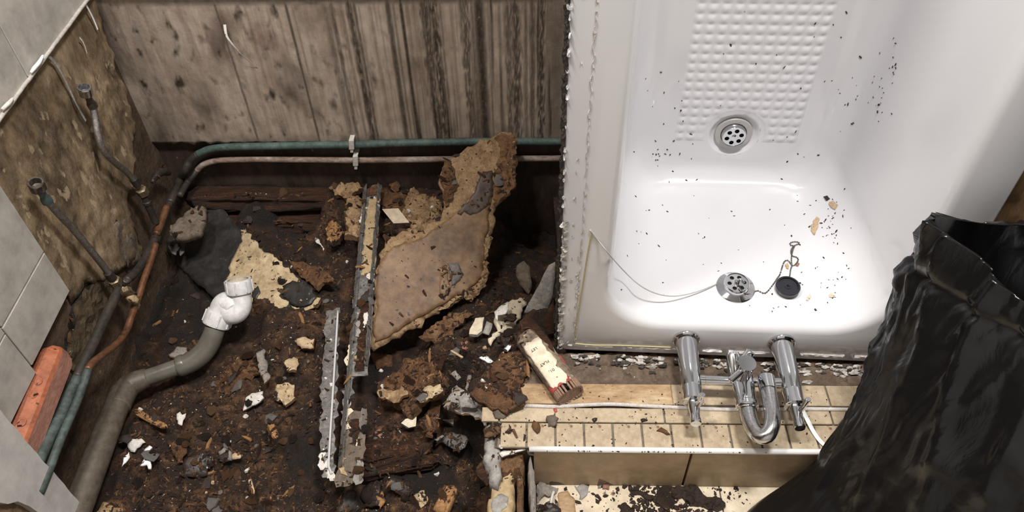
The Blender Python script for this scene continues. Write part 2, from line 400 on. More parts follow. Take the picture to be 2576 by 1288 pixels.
S_RIGHT = wcoord(1372, 200)[0]; S_M0 = wcoord(820, 200)[0]; S_L = wcoord(470, 200)[0]; S_C = wcoord(330, 200)[0]
Z_TOP = wcoord(1000, 10)[1]; Z_BOT = wcoord(900, 350)[1]
BLOT = [(wcoord(650, 95), .022, .036), (wcoord(545, 110), .03, .05), (wcoord(685, 100), .015, .03), (wcoord(560, 60), .02, .03)]
def stain_tone(s, z):
    d = 0
    for (c, wd, st, rg) in STREAKS:
        x = (s - c) / wd
        if abs(x) < 1.9:
            x += rg * .9 * noise.noise(Vector((s * 200, z * 35, c * 50)))
            k = max(0, 1 - abs(x) ** 2.2 * .7)
            k *= 1 - rg * .75 * max(0, noise.noise(Vector((s * 330, z * 70, 3))) * 1.9)
            d = max(d, st * k)
    f = noise.fractal(Vector((s * 95, z * 2.2, 1)), 1, 2, 4)
    rightness = min(1, max(0, (s - S_M0 + .06) / .25))
    d = max(d, max(0, f * (.40 + .9 * rightness) + .08 * rightness - .06))
    left = min(1, max(0, (S_L + .05 - s) / .22))
    d = max(d, left * (.72 + .55 * noise.fractal(Vector((s * 22, z * 8, 7)), 1, 2, 4)))
    blot = noise.fractal(Vector((s * 40, z * 26, 11)), 1, 2, 4)
    d = max(d, (blot - .16) * 1.5 * (1 - .6 * rightness), .85 * noise.fractal(Vector((s * 13, z * 7, 21)), 1, 2, 5) * (1 - .5 * rightness))
    if s > S_RIGHT: d = max(d, .5)
    t = (z - Z_TOP + .004 * noise.noise(Vector((s * 30, 0, 0)))) / .012
    d = max(d, min(1, max(0, t + .5)) * .85)  # dark band along the top of the wall area, wavy lower edge
    if z < Z_BOT + .02: d = max(d, .35 * (1 - (z - Z_BOT) / .02) * (1 + noise.noise(Vector((s * 60, z * 60, 2)))))
    return min(1, max(0, d))
def plaster():
    m, nt, b = newmat('streaked_mouldy_plaster')
    at = nt.nodes.new('ShaderNodeAttribute'); at.attribute_name = 'stain'
    at2 = nt.nodes.new('ShaderNodeAttribute'); at2.attribute_name = 'blotch'
    v = coords(nt, (1, 1, 1)); vs = coords(nt, (1, 1, .12))
    base = ramp(nt, ntex(nt, v, 9, 8, .65), [(.3, (.26, .195, .145)), (.5, (.40, .32, .255)), (.7, (.52, .435, .36))])
    base = mix(nt, at2.outputs['Fac'], base, (.15, .075, .068))
    str_ = ntex(nt, vs, 120, 4, .6)
    base = mix(nt, .3, base, ramp(nt, str_, [(.3, (.24, .175, .12)), (.7, (.56, .48, .41))]))
    dark = ramp(nt, ntex(nt, v, 110, 4, .7), [(.33, (.012, .009, .006)), (.5, (.034, .024, .016)), (.66, (.065, .045, .03)), (.76, (.3, .25, .2))])
    c = mix(nt, at.outputs['Fac'], base, dark)
    nt.links.new(c, b.inputs['Base Color']); b.inputs['Roughness'].default_value = .62
    bump(nt, b, ntex(nt, v, 140, 5, .7), .35, .002); return m
def plaster_sheet():
    s0, s1 = -.55, 1.9
    fs = [s0]; lo, hi = wcoord(200, 300)[0] - .05, wcoord(1460, 200)[0]
    while fs[-1] < s1: fs.append(fs[-1] + (.0017 if lo < fs[-1] < hi else .06))
    zs = [Z_BOT - .011]
    while zs[-1] < 2.38: zs.append(zs[-1] + (.006 if zs[-1] < Z_TOP + .07 else .09))
    bm = bmesh.new(); st = []; bl = []
    G = []
    for iz, z in enumerate(zs):
        row = []
        for s in fs:
            zz = z + (.006 * noise.fractal(Vector((s * 40, 0, 4)), 1, 2, 4) if iz == 0 else 0)
            d = stain_tone(s, z) if z < Z_TOP + .1 else .6
            off = .014 + .0009 * noise.fractal(Vector((s * 45, z * 30, 0)), 1, 2, 3) - .0012 * d * (lo < s < hi)
            row.append(bm.verts.new(WB_P + WB_U * s + WB_N * off + ZV * zz)); st.append(d)
            q = 0
            for ((bs, bz), rs, rz) in BLOT:
                k = ((s - bs) / rs) ** 2 + ((z - bz) / rz) ** 2; q = max(q, max(0, 1.2 - k) * .95)
            bl.append(min(.8, q * (.7 + .6 * noise.noise(Vector((s * 50, z * 50, 9))))))
        G.append(row)
    low = [bm.verts.new(v.co - WB_N * .014) for v in G[0]]; st += [1] * len(low); bl += [0] * len(low)
    for a, b_ in zip([low] + G, G):
        for i in range(len(fs) - 1): bm.faces.new((a[i], a[i + 1], b_[i + 1], b_[i]))
    bm.verts.index_update()
    o = obj('plaster_sheet', bm, plaster(), wall_back, True, center=False)
    for nm, vals in (('stain', st), ('blotch', bl)):
        a = o.data.attributes.new(nm, 'FLOAT', 'POINT'); a.data.foreach_set('value', vals)
    return o
plaster_sheet()

# ---- left wall
wall_left = box('wall_left', (-.93, -1.0, -.35), (-.832, 1.56, 2.4), mottle('dark_damp_masonry', [(.024, .015, .010), (.07, .045, .029), (.14, .095, .062)], 14, .7, .9, .004, speck=(.2, .14, .07), speck_t=.72, speck_s=60)); tag(wall_left, kind='structure')
patch = mottle('flaking_yellow_brown_plaster', [(.03, .019, .010), (.165, .11, .058), (.34, .255, .16)], 9, .8, .9, .004, (1, 1, .55), pos=(.37, .5, .63), speck=(.33, .25, .16), speck_t=.64, speck_s=42, rot=(.25, 0, 0))
XL = -.818
pp = [Px(x, y, XL) for x, y in [(-60,385),(0,285),(215,-30),(236,-30),(262,60),(296,170),(332,262),(345,335),(340,420),(345,470),(322,505),(330,545),(352,590),(360,640),(338,668),(345,640),(300,690),(215,720),(192,765),(172,742),(105,640),(-10,480),(-60,400)]]
slab('plaster_patch', pp, XV, .012, [patch, M['chip_mid']], wall_left, True, res=.011, jit=.5, rough=.0022, rs=32)
slab('broken_plaster', [Px(x, y, XL) for x, y in [(282,560),(322,540),(345,600),(358,650),(325,675),(300,640),(290,600)]], XV, .01, [M['stone'], M['tar']], wall_left, True, res=.009, jit=.5, rough=.002)
slab('broken_plaster', [Px(x, y, XL-.004) for x, y in [(190,765),(215,722),(290,690),(320,700),(285,760),(235,850),(195,930),(165,905),(185,820)]], XV, .008, [mottle('dark_yellow_brown_render', [(.02, .014, .008), (.075, .05, .027), (.15, .11, .06)], 20, .85, .9, .004), M['tar']], wall_left, True, res=.011, jit=.6, rough=.003)
# wall tiles (face at X = -.806)
XT = -.806
def wtile(q, mat=M['tile_wall'], thick=.012): 
    return tile4('tile', [Px(x, y, XT) for x, y in q], XV, thick, mat, wall_left, .0015)
# upper course (bottom edge z = .585), joints along Y
zb = .588
def wt(y0, y1, z0, z1, g=.0012, mat=None):
    bm = bmesh.new(); q = [Vector((XT, y0 + g, z0 + g)), Vector((XT, y1 - g, z0 + g)), Vector((XT, y1 - g, z1 - g)), Vector((XT, y0 + g, z1 - g))]
    return tile4('tile', q, XV, .013, mat or M['tile_wall'], wall_left, .0012)
yj = Px(65, 183, XT).y
wt(yj, 1.452, zb, zb + .33); wt(yj - .33, yj, zb, zb + .33); wt(yj - .66, yj - .33, zb, zb + .33)
for r in range(1, 5):
    for k in range(4): wt(yj - .99 + .33 * k, min(1.45, yj - .66 + .33 * k), zb + .33 * r, zb + .33 * r + .33)
# stepped lower tiles
zj = Px(110, 637, XT).z; z0a = Px(175, 740, XT).z; ya = .946; yb = Px(74, 912, XT).y; z1a = zj + .185
wt(yb, ya, z0a + .002, zj); wt(yb, ya, zj, zj + .1725)
bz = Px(91, 940, XT).z; yc = yb - .166
wt(yc, yb, bz, bz + .106); wt(yc, yb, bz + .106, bz + .212); wt(yc, yb, bz + .212, bz + .318)
# white bead along the bottom edge of the upper tiles
bm = bmesh.new(); yy = .70; pts = []
while yy < 1.445:
    pts.append(Vector((XT + .002 + .0008 * noise.noise(Vector((yy * 60, 0, 0))), yy, zb + .0002 + .0012 * noise.noise(Vector((yy * 40, 3, 0)))))); yy += .012
sweep(bm, pts, .0034, 8); obj('bead', bm, mottle('cream_edge_sealant', [(.34, .31, .27), (.43, .40, .36), (.52, .49, .45)], 30, .6, .2, .001), wall_left, True)
tube('bead', [Px(108, 140, XT + .006), Px(98, 158, XT + .007), Px(86, 172, XT + .007), Px(78, 183, XT + .006)], [.002, .0034, .0034, .002], M['pure_white'], wall_left)
tube('bead', [Px(32, 248, XT + .006), Px(22, 260, XT + .007), Px(6, 275, XT + .006)], [.002, .0036, .0028], M['white'], wall_left)
# painted board in front, torn at its foot
wn = empty('wall_near', (-.77, .4, 0)); tag(wn, kind='structure')
XN = -.76
slab('painted_board', [Px(x, y, XN) for x, y in [(-300,680),(0,1030),(120,1171),(222,1290),(232,1302),(140,1330),(98,1290),(75,1274),(45,1261),(20,1268),(0,1264),(-120,1275),(-300,1200)]], XV, .012, [M['paint'], M['paint']], wn, False, res=.012, jit=.10, rough=.0, rs=20)
slab('torn_core', [Px(x, y, XN - .010) for x, y in [(-150,1200),(0,1190),(150,1250),(222,1300),(140,1420),(-150,1400)]], XV, .02, [M['wood_brown'], M['wood_brown']], wn, False, res=.012, jit=.3, rough=.002)

# ---- floor of the room (right, in front of the step) and sub-floor under the pit
floor = box('floor', (-.83, -.95, -.36), (1.85, 1.5, -.30), M['soil']); tag(floor, kind='structure')
box('screed', (.045, -.95, -.30), (1.85, .70, -.008), M['grout'], floor)
box('screed', (-.83, -.95, -.30), (.045, .30, -.008), M['grout'], floor)
A2 = radians(-2.6); LU = Vector((cos(A2), sin(A2), 0)); LV = Vector((-sin(A2), cos(A2), 0))
fo = Pz(1345, 1213, 0)
for i in range(4):
    for j in range(3):
        a = fo + LU * (.004 + .33 * i) - LV * (.33 * (j + 1)); b_ = a + LU * .328; c_ = b_ + LV * .328; d_ = a + LV * .328
        tile4('tile', [a, b_, c_, d_], ZV, .008, M['tile_floor'], floor, .001)

# ---- tiled step that the bath stands on
step = empty('tiled_step', Pz(1700, 1130, 0)); tag(step, 'low beige mosaic tiled step with white nosing under the bath taps', 'step')
ZL = .12
E0 = Pz(1250, 1132, ZL)
fr = (Vector((E0.x, E0.y, 0)), LU, LV, ZV)
box('core', (-.005, .010, -.008), (1.6, .185, ZL - .010), M['mortar_brown'], step, fr)
o = box('mortar_bed', (.0, .008, ZL - .010), (1.6, .14, ZL - .0055), M['grout'], step, fr)
def lt(q, mat=M['tile_beige']): return tile4('tile', [Pz(x, y, ZL) for x, y in q], ZV, .006, mat, step, .0012)
xs = [1257, 1324.6, 1397, 1469.5, 1542, 1616, 1690, 1763, 1837.6, 1912, 1983, 2053]
def front_y(x): return 1123.5 + (x - 1250) * .0088
def mid_y(x): return 1058.5 + (x - 1250) * .0125
P2 = [Pz(x, 1095, ZL) for x in xs]; S_ = [(p - fr[0]).dot(LU) for p in P2]
for k in range(8): S_.append(S_[-1] + .0495)
vA = (Pz(1500, 1126, ZL) - fr[0]).dot(LV); vB = (Pz(1500, 1063, ZL) - fr[0]).dot(LV); vC = (Pz(1500, 1026, ZL) - fr[0]).dot(LV); vD = (Pz(1500, 1016, ZL) - fr[0]).dot(LV); vE = (Pz(1600, 966, ZL) - fr[0]).dot(LV)
def st(s0, s1, v0, v1, mat, nm='tile', th=.006, z=ZL):
    q = [fr[0] + LU * a + LV * b_ + ZV * z for a, b_ in ((s0, v0), (s1, v0), (s1, v1), (s0, v1))]
    return tile4(nm, q, ZV, th, mat, step, .0011)
for a, b_ in zip(S_, S_[1:]): st(a + .0016, b_ - .0016, vA, vB - .0015, M['tile_beige'])
def sx(px, py): return (Pz(px, py, ZL) - fr[0]).dot(LU)
R2 = [sx(1210, 1045), sx(1256, 1045), sx(1671, 1045), sx(2091, 1045)]; R2 += [R2[-1] + .3, R2[-1] + .6]
for a, b_ in zip(R2, R2[1:]): st(a + .0014, b_ - .0014, vB + .0012, vC, M['tile_beige'])
R3 = [sx(1305, 990), sx(2083, 995)]; R3 += [R3[-1] + .33, R3[-1] + .6]
st(R3[0], sx(1690, 990), vD, vE, M['tile_stained']); st(sx(1690, 990) + .0004, R3[1] - .0015, vD, vE, M['tile_beige']); st(R3[1] + .0015, R3[2], vD, vE, M['tile_beige'])
# wavy white sealant line between the tile rows, white nosing strip
tube('sealant_line', [Pz(x, y, ZL + .001) for x, y in [(1262,1020),(1330,1021),(1400,1023),(1470,1019),(1540,1017),(1620,1021),(1700,1025),(1780,1029),(1860,1031),(1950,1030),(2030,1029),(2110,1030),(2300,1033)]], .0036, M['sealant_grey'], step)
nz = fr[0] + ZV * (ZL - .001)
bm = bmesh.new(); sweep(bm, [nz + LU * (.055 + .05 * i) + LV * .003 for i in range(32)], .0052, 12); obj('nosing_strip', bm, plain('white_plastic_trim', (.66, .65, .63), .35), step, True)
# riser tiles
sr = sx(1742, 1142)
def rt(s0, s1):
    q = [fr[0] + LU * a + ZV * z + LV * -.001 for a, z in ((s0, .001), (s1, .001), (s1, ZL - .006), (s0, ZL - .006))]
    return tile4('tile', q, -LV, .009, M['tile_riser'], step, .001)
s_l = sx(1338, 1140)
rt(s_l + .003, sr - .002); rt(sr + .002, sr + .33); rt(sr + .333, sr + .66)
# ---- brown damp mortar band between step and bath
slab('mortar_band', [Pz(x, y, .108) for x, y in [(1290,970),(1330,930),(1370,905),(1420,885),(1500,880),(1800,880),(2100,890),(2320,900),(2320,985),(2000,978),(1700,972),(1400,970)]], ZV, .03, [M['mortar_brown'], M['mortar_brown']], step, True, res=.009, jit=.3, rough=.0035, rs=45)
# ---- chipboard deck behind the step, under the bath
deck = box('deck', (.10, .90, .05), (.78, 1.34, .10), M['soil'], step, (Vector((0, 0, 0)), XV, YV, ZV))

# ================================================================== BATH (stood on its tap end)
BO = Vector((.08, .885, .125)); AB = radians(-5)
BU = Vector((cos(AB), sin(AB), 0)); BV = Vector((-sin(AB), cos(AB), 0)); BW = Vector((0, 0, 1))
def B(u, v, w): return BO + BU * u + BV * v + BW * w
def Pb(x, y, v):
    p = on_plane(x, y, BO + BV * v, BV) - BO; return p.dot(BU), v, p.dot(BW)
def acrylic():
    m, nt, b = newmat('white_acrylic')
    v = coords(nt); c = ramp(nt, ntex(nt, v, 3, 3, .5), [(.3, (.62, .615, .63)), (.7, (.66, .655, .67))])
    nt.links.new(c, b.inputs['Base Color']); b.inputs['Roughness'].default_value = .16
    b.inputs['Coat Weight'].default_value = .3; b.inputs['Coat Roughness'].default_value = .06
    return m
ACR = acrylic()
bath = empty('bathtub', B(.33, .1, -.008)); tag(bath, 'white acrylic bathtub stood upright on its tap end', 'bathtub')
NA, NS = 10, 14
def rr(u0, u1, w0, w1, r0, r1):
    """rounded rectangle; r0 radius of the two low corners, r1 of the two high ones"""
    out = []
    cs = [((u1 - r0, w0 + r0), -pi / 2, r0), ((u1 - r1, w1 - r1), 0, r1), ((u0 + r1, w1 - r1), pi / 2, r1), ((u0 + r0, w0 + r0), pi, r0)]
    arcs = [[(c[0] + r * cos(a0 + pi / 2 * k / NA), c[1] + r * sin(a0 + pi / 2 * k / NA)) for k in range(NA + 1)] for c, a0, r in cs]
    for i in range(4):
        out += arcs[i]; p = arcs[i][-1]; q = arcs[(i + 1) % 4][0]
        for k in range(1, NS): out.append((p[0] + (q[0] - p[0]) * k / NS, p[1] + (q[1] - p[1]) * k / NS))
    return out
UO, WO = .655, 1.66
iu0, iu1, iw0, iw1 = .084, .574, .079, 1.585
bm = bmesh.new(); loops = []
def loop(v, pts): loops.append([bm.verts.new(B(u, v if not callable(v) else v(u, w_), w_)) for u, w_ in pts])
loop(.040, rr(.004, UO - .004, -.004, WO - .004, .018, .03))
loop(.010, rr(0, UO, -.008, WO, .018, .03))
loop(.003, rr(.0015, UO - .0015, -.0065, WO - .0015, .018, .03))
loop(0, rr(.006, UO - .006, -.002, WO - .006, .017, .03))
loop(0, rr(iu0 - .012, iu1 + .012, iw0 - .012, iw1 + .012, .112, .15))
loop(.0015, rr(iu0 - .004, iu1 + .004, iw0 - .004, iw1 + .004, .106, .15))
loop(.007, rr(iu0 + .002, iu1 - .002, iw0 + .002, iw1 - .002, .101, .15))
loop(.018, rr(iu0 + .006, iu1 - .006, iw0 + .006, iw1 - .008, .098, .15))
VF = .37
def sec(v, ex=0):
    t = v / .30
    return rr(iu0 + .006 + .022 * t + ex, iu1 - .006 - .022 * t - ex, iw0 + .006 + .030 * t + ex * .72, iw1 - .01 - .28 * t - ex, .098 - .015 * t, .15 - .03 * t)
for v in (.04, .09, .15, .21, .26): loop(v, sec(v))
for k in range(0, 8):
    a = pi / 2 * k / 7; fr_ = .070
    loop(VF - fr_ + fr_ * sin(a) if k < 7 else VF, sec(.30, fr_ * (1 - cos(a))))
for a, b_ in zip(loops, loops[1:]):
    n = len(a)
    for i in range(n): bm.faces.new((a[i], a[(i + 1) % n], b_[(i + 1) % n], b_[i]))
# floor: ring to the dished waste
du, _, dw = Pb(1846, 340, VF)
last = loops[-1]; n = len(last); NC = 48
o2 = [Vector(((v.co - BO).dot(BU), (v.co - BO).dot(BW))) for v in last]
c2 = [Vector((du + .051 * cos(2 * pi * k / NC), dw + .051 * sin(2 * pi * k / NC))) for k in range(NC)]
vv_, ee_, ff_, ov_, *_ = geometry.delaunay_2d_cdt(o2 + c2, [(i, (i + 1) % n) for i in range(n)] + [(n + i, n + (i + 1) % NC) for i in range(NC)], [], 1, 1e-7)
rim_ = [bm.verts.new(B(p.x, VF, p.y)) for p in c2]
pool_ = list(zip(o2 + c2, last + rim_)); vm_ = [min(pool_, key=lambda q: (q[0] - p).length_squared)[1] for p in vv_]
for f in ff_:
    ce = sum((vv_[i] for i in f), Vector((0, 0))) / len(f)
    if (ce - Vector((du, dw))).length > .0505: bm.faces.new([vm_[i] for i in f])
PRV = rim_
for rad, dep in ((.0495, .0005), (.0475, .0020), (.044, .0058), (.0415, .0076), (.036, .0085)):
    ring = [bm.verts.new(B(du + rad * cos(2 * pi * k / NC), VF + dep, dw + rad * sin(2 * pi * k / NC))) for k in range(NC)]
    for i in range(NC): bm.faces.new((PRV[i], PRV[(i + 1) % NC], ring[(i + 1) % NC], ring[i]))
    PRV = ring
bm.faces.new(PRV)
obj('shell', bm, ACR, bath, True)
# anti-slip dimples moulded in the bath floor
u_a, _, w_a = Pb(1700, 350, VF); u_b = Pb(1998, 355, VF)[0]
ncol, nrow = 11, 28
pu = (u_b - u_a + .01) / ncol; pw_ = pu * .90; sub = 8
bm = bmesh.new(); g = {}
for j in range(nrow * sub + 1):
    for i in range(ncol * sub + 1):
        u = u_a - .005 + pu * i / sub; w_ = w_a - .004 + pw_ * j / sub
        e = min(i, ncol * sub - i, j, nrow * sub - j) / sub
        h = (abs(sin(pi * i / sub)) ** 1.2) * (abs(sin(pi * j / sub)) ** 1.2)
        d = sqrt((u - du) ** 2 + (w_ - dw) ** 2)
        if d < .058: continue
        k = min(1, e * 2) * min(1, max(0, (d - .060) / .012))
        g[i, j] = bm.verts.new(B(u, VF - .0003 - .0030 * h * k + (.0006 if e == 0 else 0), w_))
for j in range(nrow * sub):
    for i in range(ncol * sub):
        q = [g.get(x) for x in ((i, j), (i + 1, j), (i + 1, j + 1), (i, j + 1))]
        if all(q): bm.faces.new(q)
obj('anti_slip_dimples', bm, ACR, bath, True)
# waste grid in the floor
def grid_disc(name, c, ax, r, hole_r, ring_r, th, parent, nh=6, mat=None, ph=0.3):
    ax = ax.normalized(); a = Vector((0, 0, 1)); x = ax.cross(a).normalized(); y = ax.cross(x)
    V2 = []; E2 = []
    def circ(cx, cy, rr_, k):
        s = len(V2)
        for i in range(k): V2.append(Vector((cx + rr_ * cos(2 * pi * i / k), cy + rr_ * sin(2 * pi * i / k))))
        for i in range(k): E2.append((s + i, s + (i + 1) % k))
    circ(0, 0, r, 40)
    hs = [(ring_r * cos(2 * pi * k / nh + ph), ring_r * sin(2 * pi * k / nh + ph)) for k in range(nh)]
    for h in hs: circ(h[0], h[1], hole_r, 14)
    vv, ee, ff, *_ = geometry.delaunay_2d_cdt(V2, E2, [], 0, 1e-7)
    bm = bmesh.new(); t = [bm.verts.new(c + x * p.x + y * p.y) for p in vv]
    for f in ff:
        ce = sum((vv[i] for i in f), Vector((0, 0))) / len(f)
        if any((ce - Vector(h)).length < hole_r * .98 for h in hs) or ce.length > r: continue
        bm.faces.new([t[i] for i in f])
    bmesh.ops.delete(bm, geom=[v for v in bm.verts if not v.link_faces], context='VERTS')
    r_ = bmesh.ops.extrude_face_region(bm, geom=bm.faces[:])
    bmesh.ops.translate(bm, vec=-ax * th, verts=[v for v in r_['geom'] if isinstance(v, bmesh.types.BMVert)])
    return obj(name, bm, mat or M['chrome'], parent)
nv = -BV
wc = B(du, VF + .0075, dw)
wr = turned('waste_flange', wc, nv, [(0, .037), (.003, .037), (.0045, .0355), (.0045, .026), (.001, .0245)], plain('grey_waste_flange', (.42, .41, .40), .35, .2), bath, cap1=False)
turned('strainer_well', wc + nv * .001, nv, [(0, .0245), (.012, .0235), (.0135, .0225)], M['chrome'], wr, cap1=False)
turned('strainer_void', wc + nv * .0015, nv, [(0, .0215), (.0075, .0215)], M['black'], wr)
grid_disc('strainer', wc + nv * .0135, nv, .0226, .0046, .0142, .002, wr)
turned('strainer_screw', wc + nv * .0125, nv, [(0, .005), (.002, .005), (.0028, .003)], M['chrome'], wr, 14)
# overflow plate on the end wall
ov_v = .085
def endw(v): return iw0 + .006 + .030 * v / .30
ou = Pb(1848, 730, ov_v)[0]
en = (BW * 1.0 + BV * -(.030 / .30)).normalized()
oc = B(ou, ov_v, endw(ov_v))
ovp = turned('overflow_plate', oc, en, [(0, .035), (.002, .0352), (.0035, .0335), (.006, .023), (.0065, .0225)], M['chrome'], bath, 36, cap1=False)
turned('overflow_void', oc + en * .003, en, [(0, .020), (.008, .020)], M['black'], ovp)
turned('overflow_rim', oc + en * .0055, en, [(0, .0235), (.010, .0228), (.0115, .0215)], M['chrome'], ovp, 36, cap1=False)
grid_disc('overflow_grid', oc + en * .0155, en, .0218, .0040, .0135, .003, ovp, 6, None, .1)
turned('chain_stud', oc + en * .014, en, [(0, .0045), (.006, .0045), (.008, .003)], M['chrome'], ovp, 14)
# mouldy edge sealant up the left lip
def ragged_strip(name, mat, w0, w1, u_c, width, v, amp, step_=.006, parent=bath, breaks=.0, thick=.004, seed=0, face=(0, -1, 0)):
    bm = bmesh.new(); w_ = w0; prev = None
    while w_ < w1:
        a = u_c + amp * noise.noise(Vector((w_ * 55, seed, 0))) - width * (.5 + .5 * noise.noise(Vector((w_ * 120, seed, 4))))
        b_ = u_c + amp * noise.noise(Vector((w_ * 55, seed, 9))) + width * (.5 + .6 * noise.noise(Vector((w_ * 150, seed, 6))))
        t = thick * (.7 + .8 * noise.noise(Vector((w_ * 130, seed, 2))))
        if noise.noise(Vector((w_ * 75, seed, 20))) < breaks: prev = None; w_ += step_; continue
        row = [bm.verts.new(B(a, v, w_)), bm.verts.new(B((a * .6 + b_ * .4), v - abs(t), w_)), bm.verts.new(B(b_, v - .0005, w_)), bm.verts.new(B((a + b_) / 2, v + .004, w_))]
        if prev:
            for i in range(4): bm.faces.new((prev[i], prev[(i + 1) % 4], row[(i + 1) % 4], row[i]))
        prev = row; w_ += step_
    return tag(obj(name, bm, mat, parent, False), kind='stuff')
ragged_strip('mouldy_sealant', M['mould'], -.005, 1.5, -.002, .0070, .003, .0035, .004, breaks=-.6, thick=.0045, seed=1)
ragged_strip('white_flakes', M['pure_white'], -.005, 1.5, .0015, .0035, -.001, .0045, .0035, breaks=.04, thick=.004, seed=5)
ragged_strip('cracked_filler', M['crumb_white'], .0, .34, .006, .009, -.0005, .004, .004, breaks=-.15, thick=.004, seed=8)
ragged_strip('sealant_residue', M['sealant_grey'], .03, 1.5, .034, .0022, 0, .004, .003, breaks=-.18, thick=.0022, seed=12)
ragged_strip('sealant_residue', M['sealant_grey'], .02, .26, .030, .004, 0, .004, .0025, breaks=.0, thick=.003, seed=14)
ragged_strip('sealant_residue', M['sealant_grey'], .0, 1.5, .019, .002, 0, .007, .003, breaks=.2, thick=.0018, seed=17)
tube('yellowed_sealant', [B(*Pb(x, y, -.0003)) for x, y in [(1489,585),(1477,650),(1462,745),(1447,835),(1445,862)]], .0014, M['sealant_yellow'], bath)
tube('yellowed_sealant', [B(*Pb(x, y, -.0003)) for x, y in [(1446,864),(1490,868),(1560,869),(1640,872),(1690,874)]], .0014, M['sealant_yellow'], bath)
# grubby flaking sealant along the low lip
def low_strip(name, mat, u0, u1, wc_, hw, thick, breaks, seed, v=0):
    bm = bmesh.new(); u = u0; prev = None
    while u < u1:
        a = wc_ - hw * (1 + .7 * noise.noise(Vector((u * 70, seed, 0)))); b_ = wc_ + hw * (1 + .7 * noise.noise(Vector((u * 60, seed, 5)))); t = thick * (.8 + .7 * noise.noise(Vector((u * 90, seed, 8))))
        if noise.noise(Vector((u * 40, seed, 20))) < breaks: prev = None; u += .004; continue
        row = [bm.verts.new(B(u, v + .001, a)), bm.verts.new(B(u, v - abs(t), (a + b_) / 2)), bm.verts.new(B(u, v + .001, b_))]
        if prev:
            for i in range(2): bm.faces.new((prev[i], prev[i + 1], row[i + 1], row[i]))
        prev = row; u += .004
    return tag(obj(name, bm, mat, bath), kind='stuff')
low_strip('lip_sealant', M['sealant_grey'], .02, .64, .012, .0035, .0022, -.1, 2)
low_strip('lip_sealant', M['pure_white'], .25, .39, .010, .005, .003, -.35, 4)
low_strip('lip_sealant', M['sealant_grey'], .45, .64, .010, .005, .003, -.2, 6)

# crumbs of filler and mould under the lip
bm = bmesh.new()
for i in range(460):
    u = random.uniform(.02, .64)
    if noise.noise(Vector((u * 26, 4, 1))) < -.22: continue
    p = B(u, -.004 - .022 * abs(random.gauss(0, .5)), 0); p.z = .110 + random.uniform(0, .005)
    r = random.uniform(.0012, .0042); mt = bmesh.ops.create_icosphere(bm, subdivisions=1, radius=r, matrix=Matrix.Translation(p) @ Matrix.Diagonal((random.uniform(1.2, 3), 1, .8, 1)))
    mi = 0 if random.random() < .62 else 1
    for v in mt['verts']: v.co += Vector((random.uniform(-1, 1), random.uniform(-1, 1), random.uniform(-1, 1))) * r * .4
    for f in set(f for v in mt['verts'] for f in v.link_faces): f.material_index = mi
tag(obj('filler_crumbs', bm, [M['crumb_white'], M['mould']]), 'mouldy white filler crumbs lying under the bath lip', 'rubble', kind='stuff')

# ================================================================== TAP
tap = empty('bath_mixer_tap', B(.32, -.09, .045)); tag(tap, 'chrome bath mixer tap with two pillars and bent spout', 'tap')
for (fx, fy), (bx, by) in (((1725, 858), (1741, 1000)), ((1962, 870), (1997, 1035))):
    wv = .042
    u0 = Pb(fx, fy, 0)[0]; w0 = .043
    base = B(u0, -.0005, w0); du_ = 0.0
    ax = -BV
    f = turned('flange', base, ax, [(0, .0245), (.004, .0245), (.006, .0225), (.006, .017)], M['chrome'], tap, 36, cap1=False)
    p = turned('pillar', base + ax * .004, ax, [(0, .0195), (.012, .0195), (.06, .0182), (.101, .0170), (.1025, .0166), (.104, .0172), (.122, .0170), (.126, .0182), (.131, .0182), (.132, .0165)], M['chrome'], tap, 36)
    s = turned('valve_stem', base + ax * .134, ax, [(0, .0098), (.016, .0098), (.026, .0085), (.034, .0088), (.036, .0098), (.043, .0098), (.0445, .0085)], M['chrome'], tap, 24)
    lb = base + ax * .149 + BU * .003
    turned('lever', lb, (BW * .97 + BU * .10 + BV * -.02), [(0, .0044), (.045, .0046), (.0455, .0040)], M['chrome'], tap, 16)
uL = Pb(1725, 858, 0)[0] + .012; uR = Pb(1962, 870, 0)[0] - .010
turned('crossbar', B(uL, -.088, .041), BU, [(0, .0095), (.012, .0095), (.0125, .0088), (uR - uL - .02, .0088), (uR - uL - .0195, .0095), (uR - uL, .0095)], M['chrome'], tap, 24)
uc = .3245
turned('diverter_body', B(uc, -.084, .047), -BV, [(0, .0185), (.020, .0188), (.052, .0178), (.054, .0195), (.061, .0195), (.063, .0165), (.066, .0155)], M['chrome'], tap, 32)
turned('diverter_knob', B(uc - .004, -.090, .052), (BW + BV * -.10), [(0, .0138), (.036, .0138), (.046, .0150), (.054, .0150)], M['chrome'], tap, 32)
turned('diverter_lever', B(uc - .008, -.100, .094), (BU * -.75 + BV * -.62 + BW * -.22), [(0, .0058), (.032, .0060), (.033, .0048)], M['chrome'], tap, 16)
hz = turned('hose_outlet', B(uc - .010, -.078, .045), (BV * .8 + BW * .5 - BU * .12), [(0, .0125), (.034, .0125), (.040, .0105)], M['chrome'], tap, 20)
bm = bmesh.new(); hb = B(uc - .001, -.066, .068); hax = (BW * .72 + BU * .55 + BV * .45).normalized()
prof = []
for k in range(9): prof += [(k * .0025, .0092), (k * .0025 + .0012, .0080)]
prof += [(.024, .0090), (.0245, .0068), (.008, .0066)]
lathe(bm, hb, hax, prof, 20); obj('hose_thread', bm, M['chrome'], tap, True)
